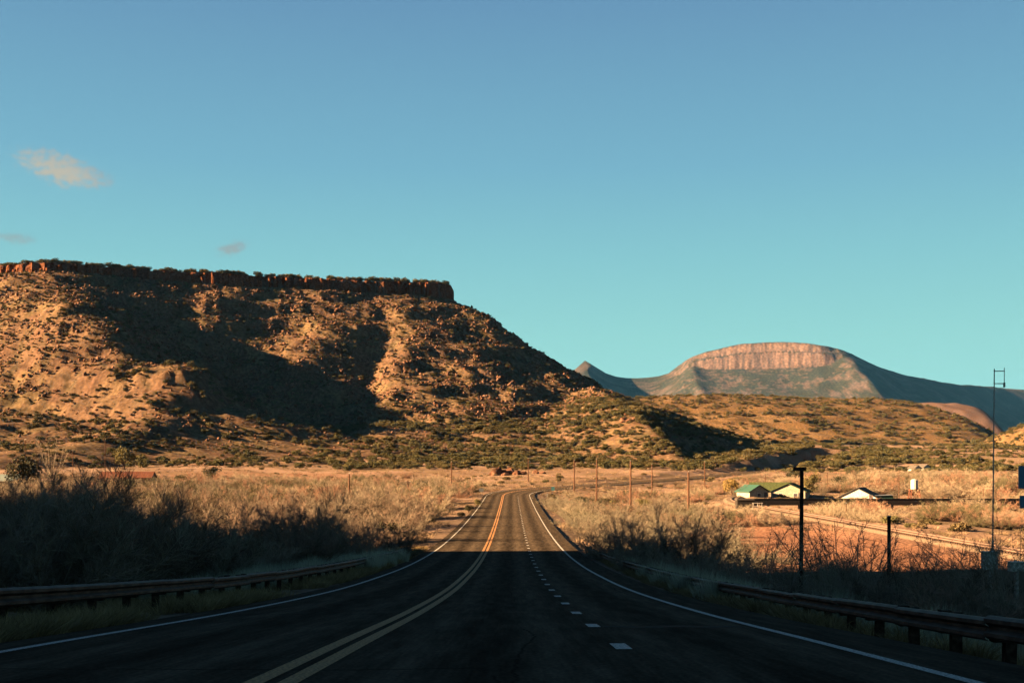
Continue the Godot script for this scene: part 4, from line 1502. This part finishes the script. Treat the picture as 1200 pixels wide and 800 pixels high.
	for a in [[858, 558, 300, yellow, "yellowing leafy tree left of the cream house"], [951, 553, 310, olive, "olive-green tree right of the cream house"], [145, 522, 470, olive, "round olive tree behind the red-roofed house"], [248, 545, 400, darkg, "dark evergreen on the left flats"], [28, 532, 290, darkg, "dark evergreen before the grey-roofed barn"], [273, 558, 360, darkg, "low dark bush right of the dark evergreen"], [549, 590, 178, darkg, "tall dark shrub at the left road edge throwing a shadow on the lane"], [541, 600, 160, darkg, "low dark shrub before the tall one at the left road edge"], [560, 584, 205, olive, "small olive shrub beyond the tall dark one at the road edge"], [505, 609, 146, darkg, "dark shrub beside the small green sign"], [1118, 555, 385, darkg, "dark evergreen clump among the pale valley trees"], [1000, 548, 420, darkg, "broad dark tree on the valley terrace above the white gabled house"], [930, 548, 430, darkg, "dark tree on the terrace above the cream house"], [1145, 560, 350, olive, "olive tree between the water tank and the mast"], [1020, 562, 340, olive, "olive tree behind the teal shed"], [985, 556, 350, darkg, "dark round tree behind the white gabled house"]]:
		var p := px(a[0], a[1], a[2])
		var g := land_h(p.x, p.z)
		var h := maxf(p.y - g, 1.0)
		var t := thing("leafy_tree" if h > 3.0 else "leafy_shrub", Vector3.ZERO, a[4], "tree" if h > 3.0 else "shrub")
		part("crown", crowns[rng.randi() % 3], a[3], t)
		part("trunk", juniper_trunk, M.pole, t)
		t.transform = xform(Vector3(p.x, g, p.z), Vector3(h * (1.15 if h < 5.0 else 0.85), h, h * (1.15 if h < 5.0 else 0.85)))
	n = 0
	while n < 44:
		var d := rng.randf_range(94, 240)
		var left := n % 3 > 0
		var x := -rng.randf_range(10.5, 0.46 * d) if left else rng.randf_range(8.5, 38.0)
		n += 1
		if not left and bump(x, 33, 11) * bump(d, 118, 40) > 0.3: continue
		var h := rng.randf_range(1.3, 3.0)
		var t := thing("leafy_shrub", Vector3.ZERO, "dark green leafy shrub among the tan brush left of the road" if left else "dark green leafy shrub among the tan brush right of the road", "shrub", "green shrubs left of the road" if left else "green shrubs right of the road")
		part("crown", crowns[n % 3], darkg if n % 4 else olive, t)
		part("trunk", juniper_trunk, M.pole, t)
		t.transform = xform(Vector3(x, land_h(x, -d) - 0.15 * h, -d), Vector3(h * 1.25, h, h * 1.25))
	# dark olive shrubs scattered through the pale brush, as part of one mass
	var ox := []
	var oc := []
	for q in 950:
		var d := rng.randf_range(140, 430)
		var x := rng.randf_range(-0.48, 0.48) * d
		if bump(x, 33, 14) * bump(d, 120, 45) > 0.15: continue
		if absf(road_near(x, -d).x - 1.2) < 9.0 or absf(x - rail_x(-d)) < 5.0: continue
		if n_c.get_noise_2d(x * 1.0 + 9.0, d) < -0.05: continue
		var s := 0.6 + 1.9 * rng.randf() * rng.randf()
		ox.append(xform(Vector3(x, land_h(x, -d) - 0.22 * s, -d), Vector3(s * 1.3, s, s * 1.3)))
		oc.append(shade(Color(0.17, 0.16, 0.075).lerp(Color(0.25, 0.19, 0.1), rng.randf()), 0.25))
	scatter("leafy_brush", junipers[2], M.leaf, ox, oc, br)
	var tall := px(60, 504, 420)
	shrub_thing("bare_tree", saplings, lit[0], lit[0], tall.x, tall.z, tall.y - land_h(tall.x, tall.z), 0.8, "tall narrow pale bare tree near the grey-roofed barn", "")
	for a in [[868, 563, 282], [915, 566, 300], [965, 566, 296], [1048, 568, 292], [895, 560, 310]]:
		var p := px(a[0], a[1], a[2])
		shrub_thing("bare_tree", shrubs, lit[4], lit[4], p.x, p.z, p.y - land_h(p.x, p.z), 0.75, "bare brown tree standing among the valley houses", "bare trees among the houses")
	# pale spreading trees in the valley on the right
	for a in [[1010, 556, 380], [1040, 552, 390], [1085, 543, 400], [1110, 546, 395], [1130, 552, 380], [1060, 560, 360], [1100, 563, 350], [1150, 557, 370], [1175, 560, 350], [1070, 548, 410]]:
		var p := px(a[0], a[1], a[2])
		var h := maxf(p.y - land_h(p.x, p.z), 3.0)
		shrub_thing("bare_tree", shrubs, lit[0], lit[3], p.x, p.z, h, 1.5, "pale leafless tree in the valley beyond the houses", "pale trees beyond the houses")
	# dark green brush band under the golden hill
	var kx := []
	var kc := []
	for q in 150:
		var d := rng.randf_range(520, 700)
		var p := rng.randf_range(870, 1200)
		var x := (p - 600.0) / F * d
		if n_c.get_noise_2d(x * 0.8, d * 0.8) < -0.05: continue
		var s := rng.randf_range(2.0, 4.2)
		kx.append(xform(Vector3(x, land_h(x, -d) - 0.2, -d), Vector3(s * 1.5, s, s * 1.5)))
		kc.append(shade(Color(0.13, 0.125, 0.06), 0.25))
	scatter("bushes", junipers[1], M.leaf, kx, kc, get_node("distant_bushes"))

func plant_verges() -> void:
	# sage clumps behind the rails
	var sm := [tinted(M.grass, Color(0.62, 0.66, 0.48)), tinted(M.grass, Color(0.8, 0.8, 0.58))]
	for n in 170:
		var left := n % 2 == 0
		var d := rng.randf_range(22, 84)
		var x := -rng.randf_range(8.9, 12.0) if left else rng.randf_range(7.2, 10.0)
		if left and d < 34.0: continue
		var s := rng.randf_range(0.6, 1.3)
		var t := MeshInstance3D.new()
		t.name = numbered("sage_clump")
		t.mesh = sages[n % 3]
		t.material_override = sm[rng.randi() % 2]
		add_child(t, true)
		t.transform = xform(Vector3(x, land_h(x, -d), -d), Vector3(s * 1.1, s, s * 1.1))
		tag(t, "grey-green sage clump behind the left guardrail" if left else "grey-green sage clump behind the right guardrail", "sage", "sage behind the left guardrail" if left else "sage behind the right guardrail")
	for a in [[-7.7, 58.0, 1.3], [-7.9, 61.0, 1.5], [-7.5, 64.0, 1.4], [-7.9, 67.5, 1.2], [-7.4, 70.0, 1.4], [6.7, 36.0, 1.3], [6.9, 42.0, 1.5], [6.6, 47.0, 1.2], [6.9, 53.0, 1.4]]:
		var t := MeshInstance3D.new()
		t.name = numbered("sage_clump")
		t.mesh = sages[rng.randi() % 3]
		t.material_override = sm[1]
		add_child(t, true)
		t.transform = xform(Vector3(a[0], land_h(a[0], -a[1]), -a[1]), Vector3(a[2], a[2], a[2]))
		tag(t, "grey-green sage clump overgrowing the left guardrail" if a[0] < 0 else "grey-green sage clump overgrowing the right guardrail", "sage", "sage overgrowing the left guardrail" if a[0] < 0 else "sage overgrowing the right guardrail")
	# tall pale reeds right
	var reed := tinted(M.grass, Color(0.66, 0.6, 0.42))
	for a in [[1085, 24], [1110, 25], [1070, 27], [1190, 22], [1200, 21], [1135, 26], [1050, 30]]:
		var x: float = (a[0] - 600.0) / F * a[1]
		var t := MeshInstance3D.new()
		t.name = numbered("reed_clump")
		t.mesh = tuft_reed
		t.material_override = reed
		add_child(t, true)
		t.transform = xform(Vector3(x, land_h(x, -a[1]), -a[1]), Vector3(0.9, rng.randf_range(1.2, 1.7), 0.9))
		tag(t, "tall pale dry reed clump behind the right guardrail", "reeds", "reeds behind the right guardrail")
	# verge grass in the shade
	var gx := [[], [], [], []]
	var gc := [[], [], [], []]
	for n in 12000:
		var d := 6.0 + 84.0 * pow(rng.randf(), 1.4)
		var left := rng.randf() < 0.55
		var x: float
		var s := rng.randf_range(0.18, 0.56)
		if left:
			x = -6.95 - absf(rng.randfn(0.0, 1.0)) * 1.3
		else:
			x = 5.9 + absf(rng.randfn(0.0, 1.0)) * 1.3
			if x < 6.1 and rng.randf() < 0.8: continue
		if n % 3 == 0: x += signf(x) * rng.randf_range(1, 9)
		if rng.randf() > ss(-0.4, 0.2, n_c.get_noise_2d(x * 2.0, d * 2.0)): continue
		gx[n % 4].append(xform(Vector3(x, land_h(x, -d), -d), Vector3(s * 1.3, s, s * 1.3)))
		gc[n % 4].append(shade(Color(0.58, 0.42, 0.2).lerp(Color(0.36, 0.27, 0.13), rng.randf()), 0.25))
	var gr := thing("verge_grass", Vector3.ZERO, "rough dry grass along both guardrails in the shade", "grass")
	gr.set_meta("kind", "stuff")
	for k in 4: scatter("grass", tufts[k], M.grass, gx[k], gc[k], gr)

var tuft_reed: ArrayMesh:
	get:
		if tuft_reed == null: tuft_reed = tuft_mesh(90, 0.009, 0.42, 0.12)
		return tuft_reed
